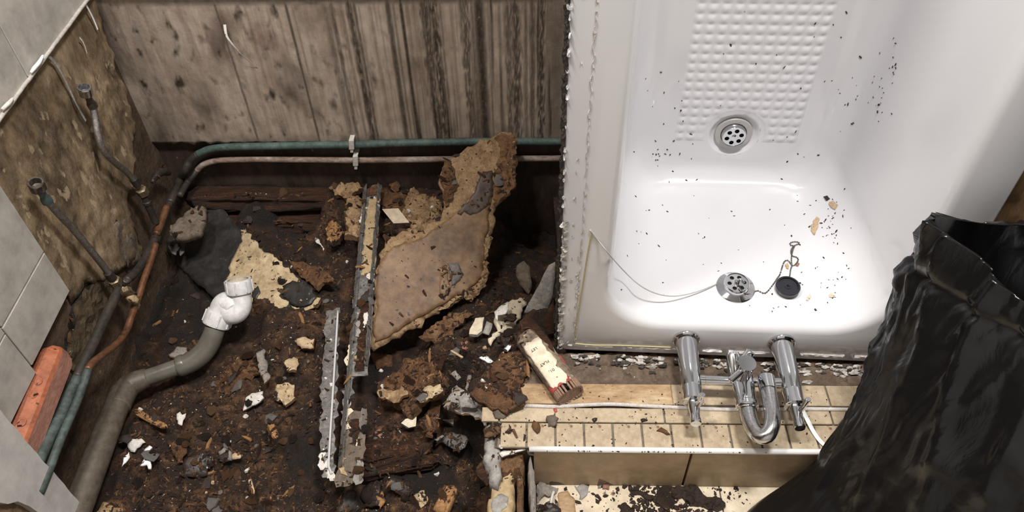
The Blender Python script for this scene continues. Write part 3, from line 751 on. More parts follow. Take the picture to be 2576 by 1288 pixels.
# spout: out of the body, U bend and back
bm = bmesh.new(); path = []
c0 = B(uc, -.148, .047); c1u = .0340; rise = .020
A_ = c0; Bq = c0 - BV * .012
side = (BU * c1u + BW * rise); ctr = Bq + side * .5; hv = side * .5; hl = hv.length
path = [A_, Bq]
for k in range(1, 16):
    a = pi * k / 16; path.append(ctr - hv * cos(a) - BV * (hl * 2.3) * sin(a))
E_ = Bq + side; path += [E_, E_ + BV * .025, E_ + BV * .042]
sp = sweep(bm, path, .0134, 24, cap=False)
sprt = obj('spout', bm, M['chrome_worn'], tap, True)
turned('spout_sleeve', E_ + BV * .038, BV, [(0, .0148), (.026, .0148), (.027, .0138), (.027, .0118), (.004, .0116)], M['chrome'], sprt, 28)

# ================================================================== PLUG AND CHAIN
def on_end(x, y, h=0):
    p = on_plane(x, y, oc + en * h, en); return p
pl = empty('bath_plug', on_end(1977, 725)); tag(pl, 'black rubber bath plug on a bead chain lying in the bath', 'plug')
pc = on_end(1978, 730, 0)
pb_ = turned('plug_disc', pc + en * .001, en, [(0, .0195), (.010, .0222), (.013, .0222), (.014, .0212), (.014, .0185), (.0105, .018)], M['rubber'], pl, 36)
turned('plug_boss', pc + en * .0105, en, [(0, .0062), (.0022, .0058), (.0022, .003), (.001, .003)], M['rubber'], pl, 16)
chain_px = [(1858,722),(1866,730),(1874,738),(1890,739),(1905,731),(1925,737),(1945,715),(1955,700),(1962,690),(1972,660),(1982,655),(1990,664),(1996,668),(2004,662),(2008,652),(2002,646),(1994,644),(1990,635),(1992,625),(2000,617),(2010,613),(2008,609),(1998,608),(1988,611),(1990,617),(1998,619),(1995,628),(1992,640),(1991,655),(1992,668),(1989,678),(1987,692),(1985,704)]
cp = smooth_path([on_end(x, y, .0022 + (.016 if i < 2 else .009 if i < 3 else 0)) for i, (x, y) in enumerate(chain_px)], 10)
bm = bmesh.new(); acc = 0; last_p = cp[0]; nb = 0
for p in cp:
    d = (p - last_p).length
    if d >= .0034:
        last_p = p
        bmesh.ops.create_icosphere(bm, subdivisions=1, radius=.00165, matrix=Matrix.Translation(p))
ch = obj('bead_chain', bm, M['steel_dark'], pl, True)
bm = bmesh.new(); sweep(bm, cp[::3], .0005, 5); obj('chain_wire', bm, M['steel_dark'], pl)
tube('chain_clasp', [oc + en * .020, oc + en * .026 + BU * .004, oc + en * .021 + BU * .011 - BV * .004], [.0022, .003, .002], M['chrome'], pl, 5, 10)

bpy.context.view_layer.update()
SHELL = bpy.data.objects['shell']; SHELL_D = bpy.data.objects['anti_slip_dimples']
from mathutils.bvhtree import BVHTree
def _bvh(o):
    return BVHTree.FromPolygons([o.matrix_world @ v.co for v in o.data.vertices], [list(p.vertices) for p in o.data.polygons])
BV1, BV2 = _bvh(SHELL), _bvh(SHELL_D)
def on_bath(x, y, h=0):
    d = ray(x, y).normalized(); best = None
    for t in (BV1, BV2):
        l, n_, _, dist = t.ray_cast(CAM, d)
        if l is not None and (best is None or dist < best[2]): best = (l, n_, dist)
    l, n_, _ = best
    if n_.dot(d) > 0: n_ = -n_
    return l + n_ * h, n_
# clear sealant line drooping into the bath
ln = [B(*Pb(1484, 578, -.0015)), B(*Pb(1505, 605, -.0015)), B(*Pb(1533, 640, -.004))]
ln += [on_end(x, y, h) for x, y, h in [(1570,682,.075),(1610,718,.052),(1650,738,.032),(1690,745,.018),(1730,740,.010),(1770,728,.006),(1802,714,.004)]]
tag(tube('sealant_string', ln, .0011, M['clear'], None, 6, 8), 'thin pale sealant string sagging from bath rim to overflow', 'string')

# ---- bits lying in the bath
def specks(name, n, place, mat, rmin, rmax, nrm):
    bm = bmesh.new()
    for i in range(n):
        p, nrm = place(i); r = random.uniform(rmin, rmax); ang = random.uniform(0, pi)
        m_ = Matrix.Translation(p + nrm * r * .3) @ nrm.to_track_quat('Z', 'Y').to_matrix().to_4x4() @ Matrix.Rotation(ang, 4, 'Z') @ Matrix.Diagonal((random.uniform(1, 2.2), random.uniform(.5, 1), .4, 1))
        mt = bmesh.ops.create_icosphere(bm, subdivisions=1, radius=r, matrix=m_)
    return obj(name, bm, mat)
def pick(lst):
    x, y, sx_, sy_ = random.choice(lst); return random.gauss(x, sx_), random.gauss(y, sy_)
ENDA = [(1850,600,150,60),(2080,640,35,60),(2060,520,30,25),(2070,700,40,30),(1950,760,150,20),(1750,560,90,50),(2090,560,20,40)]
def endplace(i): return on_bath(*pick(ENDA), .0002)
tag(specks('dirt_specks', 105, endplace, M['soil'], .0008, .0021, en), 'dark grit specks scattered on the bright bath end', 'dirt', kind='stuff')
FLA = [(1900,150,130,110),(2120,120,40,80),(2160,250,50,60),(1990,370,60,25),(1700,300,40,90),(1650,380,20,12)]
def floorplace(i):
    while True:
        x, y = pick(FLA); q = Pb(x, y, VF)
        if y > 4 and sqrt((q[0]-du)**2+(q[2]-dw)**2) > .062: return on_bath(x, y, .0002)
tag(specks('dirt_specks', 75, floorplace, M['soil'], .0008, .0022, nv), 'dark grit specks stuck on the dimpled bath floor', 'dirt', kind='stuff')
SIDE = [(2250,150,6,25),(2245,185,5,20),(2225,215,8,20),(2205,260,12,25)]
def sideplace(i):
    return on_bath(*pick(SIDE), .0002)
tag(specks('dirt_specks', 22, sideplace, M['soil'], .0009, .0024, -BU), 'line of dark grit up the bath side fillet', 'dirt', kind='stuff')
for nm, lab, cat, pxs, mt in [
  ('wood_chip', 'longest pale wood splinter lying in the bath', 'splinter', [(2046,553),(2054,544),(2061,549),(2056,572),(2049,590),(2044,588)], 'splinter'),
  ('wood_chip', 'short pale wood splinter beside the longest one in the bath', 'splinter', [(2038,566),(2044,562),(2048,580),(2044,586)], 'splinter'),
  ('plaster_crumb', 'cream crumb lying right of the bath plug', 'crumb', [(2030,745),(2038,738),(2042,744),(2034,756),(2028,754)], 'cream'),
  ('plaster_crumb', 'flat cream crumb farthest from the plug toward the bin bag', 'crumb', [(2085,741),(2092,734),(2098,741),(2104,746),(2087,748)], 'cream'),
  ('plaster_crumb', 'tan crumb under the bead chain loop', 'crumb', [(1976,664),(1982,660),(1986,668),(1984,676),(1978,674)], 'splinter'),
  ('plaster_crumb', 'red brown crumb touching the bead chain', 'crumb', [(2001,661),(2007,656),(2013,662),(2009,669),(2003,668)], 'terracotta_side'),
  ('plaster_crumb', 'tan crumb group on the bath end above the wood splinters', 'crumb', [(2084,508),(2096,504),(2107,514),(2100,526),(2088,520)], 'splinter'),
  ('dirt_flake', 'black flake on the bath end near the tan crumb', 'flake', [(2071,494),(2080,491),(2086,499),(2078,504)], 'soil')]:
    cx_, cn_ = on_bath(sum(p[0] for p in pxs) / len(pxs), sum(p[1] for p in pxs) / len(pxs), .003)
    q = [on_plane(x, y, cx_, cn_) for x, y in pxs]
    tag(slab(nm, q, cn_, .0026, M[mt], None, False, res=.003, jit=.3, rough=.0004, inner=False), lab, cat)

# ================================================================== BIN BAG
def bagmat():
    m, nt, b = newmat('black_polythene')
    v = coords(nt); b.inputs['Base Color'].default_value = (.0045, .0045, .005, 1)
    b.inputs['Roughness'].default_value = .24; b.inputs['Specular IOR Level'].default_value = .5
    n1 = ntex(nt, coords(nt, (1, 1, .35)), 16, 5, .55, .8)
    wv = nt.nodes.new('ShaderNodeTexNoise'); wv.noise_type = 'RIDGED_MULTIFRACTAL'; wv.inputs['Scale'].default_value = 9; wv.inputs['Detail'].default_value = 3
    nt.links.new(v, wv.inputs['Vector'])
    vo = nt.nodes.new('ShaderNodeTexVoronoi'); vo.feature = 'DISTANCE_TO_EDGE'; vo.inputs['Scale'].default_value = 11
    vm = nt.nodes.new('ShaderNodeMix'); vm.data_type = 'VECTOR'; vm.inputs[0].default_value = .12
    nv_ = nt.nodes.new('ShaderNodeTexNoise'); nv_.inputs['Scale'].default_value = 6; nt.links.new(v, nv_.inputs['Vector'])
    nt.links.new(coords(nt, (1.2, 1.2, .5)), vm.inputs[4]); nt.links.new(nv_.outputs['Color'], vm.inputs[5]); nt.links.new(vm.outputs[1], vo.inputs['Vector'])
    bump(nt, b, mix(nt, .35, mix(nt, .5, n1, wv.outputs['Fac']), vo.outputs['Distance']), .55, .012)
    return m
BAGM = bagmat()
levels = [  # z: eight control points, clockwise from the left corner toward the camera
 [(.40,.612,.0),(.385,.52,.0),(.46,.40,.0),(.72,.31,.0),(1.08,.34,.0),(1.16,.50,.0),(.95,.606,.0),(.62,.640,.0)],
 [(.415,.618,.02),(.40,.52,.02),(.47,.39,.02),(.72,.29,.02),(1.10,.33,.02),(1.17,.50,.02),(.95,.608,.02),(.62,.642,.02)],
 [(.470,.634,.075),(.455,.525,.08),(.53,.39,.08),(.74,.285,.08),(1.10,.33,.08),(1.17,.50,.08),(.95,.610,.08),(.64,.643,.08)],
 [(.512,.648,.14),(.497,.55,.14),(.56,.41,.15),(.76,.30,.15),(1.10,.35,.15),(1.16,.54,.15),(.95,.645,.15),(.68,.652,.145)],
 [(.535,.672,.22),(.522,.575,.22),(.575,.45,.23),(.77,.335,.23),(1.09,.38,.23),(1.15,.56,.23),(.94,.68,.23),(.69,.69,.225)],
 [(.552,.697,.30),(.54,.60,.30),(.59,.485,.31),(.78,.375,.31),(1.07,.41,.31),(1.13,.58,.31),(.93,.71,.31),(.69,.73,.305)],
 [(.566,.722,.39),(.556,.632,.39),(.61,.525,.40),(.785,.42,.40),(1.05,.45,.40),(1.10,.60,.40),(.92,.735,.40),(.69,.76,.395)],
 [(.569,.738,.46),(.566,.655,.46),(.625,.555,.465),(.79,.46,.465),(1.03,.48,.465),(1.08,.62,.465),(.91,.75,.465),(.69,.775,.465)],
 [(.568,.742,.505),(.572,.668,.505),(.637,.578,.505),(.79,.49,.505),(1.01,.50,.505),(1.06,.63,.505),(.90,.752,.505),(.69,.772,.505)],
 [(.557,.733,.55),(.578,.668,.54),(.640,.592,.53),(.79,.50,.525),(1.00,.51,.53),(1.05,.63,.535),(.89,.750,.54),(.68,.760,.55)],
 [(.549,.723,.600),(.585,.676,.583),(.645,.603,.556),(.79,.51,.545),(.99,.52,.55),(1.04,.63,.555),(.87,.742,.555),(.655,.735,.572)]]
NB = 168
def ring_of(cps):
    P = [Vector(c) for c in cps]; k = len(P); out = []
    per = NB // k
    for i in range(k):
        p0, p1, p2, p3 = P[i - 1], P[i], P[(i + 1) % k], P[(i + 2) % k]
        for s in range(per):
            t = s / per
            out.append(.5 * ((2 * p1) + (p2 - p0) * t + (2 * p0 - 5 * p1 + 4 * p2 - p3) * t * t + (3 * p1 - p0 - 3 * p2 + p3) * t ** 3))
    return out
ctl = [ring_of(l) for l in levels]
rings = []; SUBZ = 9
for i in range(len(ctl) - 1):
    for s in range(SUBZ):
        t = s / SUBZ; row = []
        for j in range(NB):
            p0 = ctl[max(i - 1, 0)][j]; p1 = ctl[i][j]; p2 = ctl[i + 1][j]; p3 = ctl[min(i + 2, len(ctl) - 1)][j]
            row.append(.5 * ((2 * p1) + (p2 - p0) * t + (2 * p0 - 5 * p1 + 4 * p2 - p3) * t * t + (3 * p1 - p0 - 3 * p2 + p3) * t ** 3))
        rings.append(row)
rings.append(ctl[-1])
ctr_ = Vector((.8, .56, .3))
def bag_disp(j, p, lev):
    a = j / NB * 2 * pi
    r = Vector((p.x - ctr_.x, p.y - ctr_.y, 0)).normalized()
    # long folds gathered under the cuff, fading downward; crinkles everywhere
    f = 1 - abs(noise.noise(Vector((a * 2.4 + p.z * 2.2, p.z * 2.6, 3)))) * 2
    g = 1 - abs(noise.noise(Vector((a * 5.5 - p.z * 5, p.z * 6, 8)))) * 2
    k = min(1, max(0, p.z / .12)) 
    top = min(1, max(0, (p.z - .25) / .2))
    d = .013 * max(0, f) ** 2.5 * k * (.5 + top) + .006 * max(0, g) ** 3 * k + .0030 * noise.fractal(p * 16, 1, 2, 4) * k
    fold = .010 * math.exp(-((p.z - .515) / .008) ** 2) if lev > 60 else 0     # crease under the turned cuff
    return p + r * (d - .006 - fold * .7)
bm = bmesh.new()
VR = [[bm.verts.new(bag_disp(j, p, i)) for j, p in enumerate(row)] for i, row in enumerate(rings)]
inner = []
for dz, sc in ((-.004, .985), (-.05, .95), (-.12, .90), (-.20, .85), (-.26, .80)):
    row = []
    for j, p in enumerate(ctl[-1]):
        q = Vector((ctr_.x + .02 + (p.x - ctr_.x - .02) * sc, ctr_.y + .06 + (p.y - ctr_.y - .06) * sc, p.z + dz))
        q += Vector((noise.noise(q * 11), noise.noise(q * 11 + Vector((5, 5, 5))), 0)) * (.012 if dz < -.01 else 0)
        row.append(bm.verts.new(q))
    inner.append(row)
VR += inner
for a, b_ in zip(VR, VR[1:]):
    for j in range(NB): bm.faces.new((a[j], a[(j + 1) % NB], b_[(j + 1) % NB], b_[j]))
bm.faces.new(VR[0][::-1]); bm.faces.new(VR[-1])
bag = obj('bin_bag', bm, BAGM, None, True); tag(bag, 'black plastic bin bag standing open on the cream floor tiles', 'bag')
# white strip lying on the step between tap and bag
def ribbon(name, pts, wd, nrm, mat, parent=None, th=.0006, sub=6):
    P = smooth_path(pts, sub); bm = bmesh.new(); prev = None
    for i, p in enumerate(P):
        t = (P[min(i + 1, len(P) - 1)] - P[max(i - 1, 0)]).normalized(); s = t.cross(nrm).normalized()
        ww = wd if not callable(wd) else wd(i / (len(P) - 1))
        row = [bm.verts.new(p - s * ww / 2), bm.verts.new(p + nrm * ww * .12), bm.verts.new(p + s * ww / 2), bm.verts.new(p - nrm * th)]
        if prev:
            for k in range(4): bm.faces.new((prev[k], prev[(k + 1) % 4], row[(k + 1) % 4], row[k]))
        prev = row
    return obj(name, bm, mat, parent, False)
tag(ribbon('plastic_strip', [Pz(2018,1030,.136), Pz(2032,1058,.129), Pz(2048,1088,.124), Pz(2064,1110,.123), Pz(2085,1128,.126)], .0075, ZV, M['pure_white']), 'white plastic strip hanging over the mosaic tiles by the bin bag', 'strip')
# rough timber standing behind the bath on the right
pa = Py(2535, 520, .97)
q = [Vector((pa.x, .97, -.25)), Vector((pa.x + .15, .985, -.25)), Vector((pa.x + .152, .985, 1.25)), Vector((pa.x + .003, .97, 1.245))]
plk = slab('timber_board', q, Vector((.1, -1, 0)), .03, [M['plank'], M['plank']], None, True, res=.014, jit=.2, rough=.002, rs=50); tag(plk, 'rough sawn timber board standing right of the bath', 'board')

# ================================================================== RUBBLE BED OF THE PIT
SHADE_SPOTS = [(Pg(500, 740), .085, .10), (Pg(640, 545), .20, .085), (Pg(1345, 520), .07, .20), (Pg(945, 930), .04, .10), (Pg(1165, 1075), .05, .045), (Pg(470, 830), .07, .06), (Pg(1290, 640), .05, .1), (Pg(380, 800), .05, .14), (Pg(1060, 1210), .10, .05), (Pg(770, 1150), .05, .09)]  # hollows of the pit whose shade is painted near-black into the bed colour
def pit_shade(x, y):
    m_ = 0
    for c, rx, ry in SHADE_SPOTS:
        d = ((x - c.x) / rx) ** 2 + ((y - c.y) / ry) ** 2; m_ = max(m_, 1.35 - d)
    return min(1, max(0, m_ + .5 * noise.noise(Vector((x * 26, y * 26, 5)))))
def bedmat():
    m = M['rot'].copy(); m.name = 'rotted_bed'; nt = m.node_tree; b = nt.nodes['Principled BSDF']
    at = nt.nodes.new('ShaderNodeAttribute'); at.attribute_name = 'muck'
    src = b.inputs['Base Color'].links[0].from_socket
    al = nt.nodes.new('ShaderNodeAttribute'); al.attribute_name = 'lump'
    v = coords(nt, (1, 1, 1), (4, 4, 4)); br = ramp(nt, ntex(nt, v, 75, 6, .7), [(.32, (.018, .009, .005)), (.5, (.075, .034, .015)), (.68, (.17, .09, .042))])
    c = mix(nt, al.outputs['Fac'], src, br)
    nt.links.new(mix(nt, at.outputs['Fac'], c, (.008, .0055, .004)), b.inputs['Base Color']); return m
def lumpy(x, y):
    v = Vector((x, y, .3)); return min(1, max(0, noise.noise(v * 28 + Vector((5, 1, 2))) * 2.6 + .9 * noise.noise(v * 9 + Vector((2, 8, 1))) + .12))
bm = bmesh.new(); mk = []; lm = []; x0, x1, y0, y1, h = -.831, .22, .46, 1.46, .0040
nx, ny = int((x1 - x0) / h), int((y1 - y0) / h); G = []
yback = lambda x: 1.45 + (x + .4) * math.tan(A_BACK)
LEDGE_V = fr[0]
for j in range(ny + 1):
    row = []
    for i in range(nx + 1):
        x = x0 + h * i; y = min(y0 + h * j, yback(x) - .001)
        g = ground(x, y)
        # the step's front half stands in the rubble: keep the bed below its top there
        l = (Vector((x, y, 0)) - Vector((E0.x, E0.y, 0)))
        if l.dot(LU) > -.03 and l.dot(LV) > -.01: g = min(g, .095)
        if l.dot(LU) > .05 and l.dot(LV) < .0: g = min(g, -.02)
        row.append(bm.verts.new((x, y, g))); mk.append(.85 * pit_shade(x, y)); lm.append(lumpy(x, y))
    G.append(row)
for j in range(ny):
    for i in range(nx): bm.faces.new((G[j][i], G[j][i + 1], G[j + 1][i + 1], G[j + 1][i]))
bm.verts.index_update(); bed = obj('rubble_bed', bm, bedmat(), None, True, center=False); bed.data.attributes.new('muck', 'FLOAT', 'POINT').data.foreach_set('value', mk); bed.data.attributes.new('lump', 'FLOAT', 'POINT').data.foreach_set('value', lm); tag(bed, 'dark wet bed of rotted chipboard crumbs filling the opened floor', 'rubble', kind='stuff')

# ================================================================== PIPES
# along the back wall
def onw(x, y, off): return Pw(x, y, off)
gp = [onw(x, y, .020) for x, y in [(2300,330),(1900,343),(1440,355),(1300,356),(1150,357),(1000,360),(880,364),(760,366),(660,368),(580,370),(530,375),(498,388)]]
t = empty('upper_water_pipe', gp[6]); tag(t, 'green oxidised copper pipe along the back wall, upper of two', 'pipe')
tube('pipe', gp, .0088, M['verdigris'], t, 6, 16)
tube('pipe_bend', [gp[-1], onw(478,405,.024), onw(467,428,.036), Px(455,450,-.795), Px(440,482,-.787), Px(428,510,-.784)], [.0088, .0095, .0098, .0095, .009, .009], M['pipe_dark'], t, 6, 16)
lp = [onw(x, y, .018) for x, y in [(2300,382),(1900,390),(1440,398),(1300,399),(1150,400),(1000,402),(895,403),(760,402),(660,401),(580,402),(540,405),(512,414),(496,428)]]
t = empty('lower_water_pipe', lp[6]); tag(t, 'rusty white scaled pipe running under the green pipe', 'pipe')
tube('pipe', lp, .0072, M['rust_white'], t, 6, 16)
tube('pipe_bend', [lp[-1], onw(484,444,.03), Px(470,462,-.775), Px(452,492,-.772)], .0074, M['pipe_dark'], t, 6, 14)
for (x, y, y2), lab in (((884, 352, 384), 'white pipe clip on the green upper pipe'), ((894, 392, 426), 'white pipe clip on the rusty lower pipe')):
    a, b_ = onw(x, y, .030), onw(x + 1, y2, .0285); c = empty('pipe_clip', (a + b_) / 2); tag(c, lab, 'clip')
    wd = .0062; u = WB_U
    fr2 = ((a + b_) / 2, u, WB_N, (a - b_).normalized())
    hh = (a - b_).length / 2
    box('clip_face', (-wd, -.002, -hh * .45), (wd, .0025, hh), M['white'], c, fr2, .0015)
    box('clip_tongue', (-wd * .55, -.003, -hh), (wd * .6, .001, -hh * .4), M['white'], c, fr2, .001)
    box('clip_hook', (-wd * .9, -.026, hh - .003), (wd * .9, .001, hh + .0015), M['white'], c, fr2, .001)
# pipes down the left wall
XA = -.785
def lw(pts, X): return [Px(x, y, X) for x, y in pts]
t = empty('supply_pipe', Px(400, 560, XA)); tag(t, 'blackened copper pipe descending from the corner along the left wall', 'pipe')
tube('pipe', lw([(428,510),(412,545),(398,580),(386,612),(366,650),(340,686),(318,706)], XA), .0085, M['pipe_dark'], t, 6, 14)
tube('copper_sleeve', lw([(420,520),(405,560),(393,590)], XA + .004), .0078, M['copper'], t, 6, 14)
turned('joint', Px(394, 596, XA), (Px(380, 622, XA) - Px(394, 596, XA)), [(0, .0105), (.012, .0108), (.013, .009)], M['pipe_dark'], t, 16)
XB = -.762
t = empty('copper_pipe', Px(330, 800, XB)); tag(t, 'bent orange copper pipe passing left of the grey waste pipe', 'pipe')
tube('pipe', lw([(392,614),(378,660),(362,704),(347,752),(331,795),(318,832),(296,862),(262,890),(234,912),(221,930)], XB), .0068, M['copper'], t, 6, 14)
tube('green_length', lw([(221,930),(210,965),(194,1010),(172,1060),(150,1112),(126,1176),(100,1240)], XB), .0070, M['verdigris_dark'], t, 6, 14)
turned('joint', Px(343, 765, XB), (Px(331, 797, XB) - Px(343, 765, XB)), [(0, .0072), (.001, .0088), (.012, .0088), (.013, .0072)], M['brass'], t, 16)
tag(slab('foam_blob', [Px(x, y, XB + .012) for x, y in [(332,742),(342,735),(350,748),(345,765),(336,760)]], XV + ZV * .4, .012, M['tape'], None, True, res=.004, jit=.4, rough=.0015), 'small yellow foam blob stuck on the bent copper pipe', 'foam')
XC = -.782
t = empty('cold_pipe', Px(230, 880, XC)); tag(t, 'thick black pipe turning green beside the orange clay block', 'pipe')
tube('pipe', lw([(302,722),(284,760),(264,800),(240,852),(214,906),(194,950)], XC), .0098, M['pipe_dark'], t, 6, 14)
tube('green_length', lw([(194,950),(176,990),(154,1042),(130,1090),(104,1144),(70,1215)], XC), .0100, M['verdigris_dark'], t, 6, 14)
# isolating valve on the left wall
v0 = Px(316, 716, -.775)
t = empty('isolating_valve', v0); tag(t, 'tarnished isolating valve where the lower flexible hose meets the pipes', 'valve')
turned('valve_body', Px(300, 722, -.785), (Px(330, 745, -.760) - Px(300, 722, -.785)), [(0, .009), (.004, .0115), (.014, .0115), (.018, .0085), (.026, .0085), (.027, .0115), (.036, .0115), (.037, .008)], M['steel_dark'], t, 8)
turned('valve_screw', Px(314, 712, -.770), XV * .6 + ZV * .8, [(0, .0062), (.010, .0062), (.011, .005)], M['steel_dark'], t, 14)
turned('outlet_nut', Px(316, 728, -.762), (Px(326, 752, -.750) - Px(316, 728, -.762)), [(0, .0105), (.010, .0105), (.011, .009)], M['brass'], t, 6)
# flexible hoses
def hose(lab, nut, body, neck, hosepts, tail, X, parts_mat):
    t = empty('flexible_hose', Px(*nut[0], X)); tag(t, lab, 'hose', 'flexible hoses on the left wall')
    a, b_ = Px(*nut[0], X + .012), Px(*nut[1], X + .006); ax = (a - b_).normalized()
    bm = bmesh.new(); lathe(bm, b_, ax, [(0, .0075), (.003, .0125), (.019, .0128), (.0205, .0118), (.0205, .0092), (.008, .0088), (.0075, .004)], 20); obj('tap_nut', bm, parts_mat[0], t, False)
    turned('collar', Px(*body[0], X + .004), (Px(*body[1], X) - Px(*body[0], X + .004)), [(0, .0078), (.01, .0062), (.022, .0062), (.030, .0088), (.0385, .0090), (.0395, .0072)], parts_mat[1], t, 18)
    tube('braid', lw(hosepts, X), .0066, M['braid'], t, 6, 12)
    p = lw(tail, X); d = p[1] - p[0]
    turned('ferrule', p[0], d, [(0, .0068), (.002, .0086), (.022, .0088), (.024, .0070)], M['pipe_dark'], t, 16)
    turned('compression_nut', p[1], d, [(0, .0085), (.002, .0122), (.019, .0122), (.022, .0090)], M['brass'], t, 6)
    turned('inlet', p[2], p[3] - p[2], [(0, .0076), (.010, .0076), (.012, .0092), (.018, .0092), (.02, .0076), ((p[3] - p[2]).length, .0076)], M['pipe_dark'], t, 16)
hose('upper flexible braided hose with chrome tap nut on left wall', [(210, 214), (217, 240)], [(215, 232), (234, 268)], None, [(234,268),(240,300),(248,345),(262,380),(288,408),(318,432),(338,455)], [(334,448),(352,474),(364,496),(392,560)], -.785, (M['chrome_worn'], M['steel_dark']))
hose('lower flexible tube with open nut on left wall', [(86, 452), (98, 478)], [(96, 472), (118, 505)], None, [(116,502),(150,540),(186,578),(222,622),(256,664),(276,690)], [(270,684),(284,702),(296,716),(306,728)], -.785, (M['steel_dark'], M['verdigris']))
tag(tube('drip_bracket', [Px(*p, -.79) for p in [(383,458),(395,440),(410,432),(425,436)]], [.004,.009,.010,.006], M['pipe_dark'], None, 5, 8), 'small black bracket lump in the wall corner behind the pipes', 'bracket')

# waste pipe and trap
def G3(x, y, z): return Pz(x, y, z)
wp = empty('waste_pipe', G3(330, 965, .02)); tag(wp, 'grey plastic waste pipe bending across the rubble', 'pipe')
tube('lower_pipe', [G3(306,985,.022), G3(290,1030,.028), G3(262,1100,.034), G3(236,1170,.038), G3(206,1250,.040), G3(170,1340,.042)], [.0235,.0235,.0240,.0242,.0245,.0245], M['grey_pipe_dirty'], wp, 6, 24)
tube('elbow', [G3(372,950,.022), G3(345,960,.022), G3(322,974,.022), G3(307,998,.024), G3(296,1024,.027)], [.0195,.0225,.0238,.0238,.0236], M['grey_pipe_dirty'], wp, 6, 24)
tube('straight_pipe', [G3(352,956,.022), G3(400,940,.024), G3(450,922,.027), G3(470,914,.030)], .0170, M['grey_pipe'], wp, 6, 22)
tube('swept_elbow', [G3(448,923,.028), G3(478,912,.030), G3(505,893,.037), G3(524,868,.048), G3(536,842,.062), G3(541,826,.070)], [.0205,.0212,.0215,.0212,.0205,.0205], M['grey_pipe'], wp, 8, 24)
turned('socket_ring', G3(466,916,.0295), (G3(446,924,.028) - G3(466,916,.0295)), [(0, .0215), (.004, .0222), (.012, .0215), (.013, .0195)], M['grey_pipe'], wp, 24)
tube('neck', [G3(541,826,.070), G3(546,812,.077), G3(551,798,.084)], .0182, M['grey_pipe_dirty'], wp, 4, 22)
tr = empty('trap_elbow', G3(560, 790, .08)); tag(tr, 'white plastic swivel trap elbow screwed onto the grey waste pipe', 'trap')
def nut(name, base, ax, r, hgt, parent):
    ax = ax.normalized(); o = turned(name, base, ax, [(0, r * .80), (0, r), (hgt * .12, r * 1.03), (hgt * .9, r), (hgt, r * .97), (hgt, r * .80), (hgt * .3, r * .78)], M['white_pvc'], parent, 36, cap0=False, cap1=False)
    a = Vector((0, 0, 1)) if abs(ax.z) < .9 else Vector((1, 0, 0)); x = ax.cross(a).normalized(); y = ax.cross(x)
    for k in range(8):
        th = 2 * pi * k / 8; d = x * cos(th) + y * sin(th); tn = ax.cross(d)
        box('grip', (-.0016, -.0006, hgt * .08), (.0016, .0022, hgt * .92), M['white_pvc'], o, (base + d * r, tn, d, ax), .0006, 1)
    return o
n0 = G3(543, 818, .072); n1 = G3(556, 784, .092)
nut('coupling_nut', n0, n1 - n0, .0275, .030, tr)
tube('swivel_bend', [G3(552,792,.088), G3(558,772,.100), G3(568,762,.106), G3(580,766,.106), G3(588,778,.102)], [.0225,.0225,.0228,.0215,.019], M['white_pvc'], tr, 8, 24)
tube('outlet_bend', [G3(568,776,.098), G3(582,790,.094), G3(598,786,.096), G3(607,770,.103), G3(607,750,.114), G3(605,738,.121)], [.0205,.0205,.0205,.0205,.0205,.0205], M['white_pvc'], tr, 8, 24)
m0 = G3(604, 736, .122); m1 = G3(599, 706, .143)
nt_ = nut('inlet_nut', m0, m1 - m0, .0265, .028, tr)
axm = (m1 - m0).normalized()
turned('bore', m0 + axm * .004, axm, [(0, .0205), (.022, .0205), (.0245, .0195)], M['scum'], nt_, 30, cap1=False)
turned('bore_floor', m0 + axm * .014, axm, [(0, .0196), (.001, .0196)], M['scum'], nt_, 24)

# orange clay block along the wall foot
ob0, ob1 = Px(158, 868, -.79), Px(64, 1105, -.79)
tb = empty('clay_block', (ob0 + ob1) / 2); tag(tb, 'orange terracotta block with round embossed marks along the wall foot', 'block')
axb = (ob1 - ob0); Lb = axb.length; axb.normalize(); nb_ = (XV * .45 + ZV * .9); nb_ = (nb_ - axb * nb_.dot(axb)).normalized(); sb = axb.cross(nb_); sb = sb if sb.x > 0 else -sb
frb = (ob0 - nb_ * .016 - sb * .006, axb, sb, nb_)
bm = bmesh.new()
prof = [(-.026,-.022),(.008,-.030),(.026,-.018),(.028,-.012),(.010,.012),(.004,.016),(-.019,.016),(-.026,.010)]
rows = []
for k in range(30):
    tt = (Lb + .10) * k / 29; sc = 1 - .5 * max(0, 1 - tt / .022) ** 2
    rows.append([bm.verts.new(frb[0] + axb * tt + sb * (a * sc) + nb_ * (b_ * sc + .0012 * noise.noise(Vector((tt * 60, a * 90, b_ * 90))))) for a, b_ in prof])
for a, b_ in zip(rows, rows[1:]):
    for i in range(len(prof)):
        f = bm.faces.new((a[i], a[(i + 1) % 8], b_[(i + 1) % 8], b_[i])); f.material_index = 1 if i in (2, 3, 1) else 0
bm.faces.new(rows[0]); bm.faces.new(rows[-1][::-1])
obj('clay_body', bm, [M['terracotta'], M['terracotta_side']], tb)
for k, (tt, r_) in enumerate([(.075,.006),(.100,.006),(.150,.0065),(.178,.0065),(.206,.006),(.232,.006)]):
    bm = bmesh.new(); c_ = frb[0] + axb * tt + sb * (-.008) + nb_ * .0162
    pts_ = [c_ + axb * (r_ * cos(2 * pi * i / 18)) + sb * (r_ * .8 * sin(2 * pi * i / 18)) for i in range(17 if k % 2 else 19)]
    sweep(bm, pts_, .0014, 6); obj('embossed_ring', bm, M['terracotta'], tb, True)
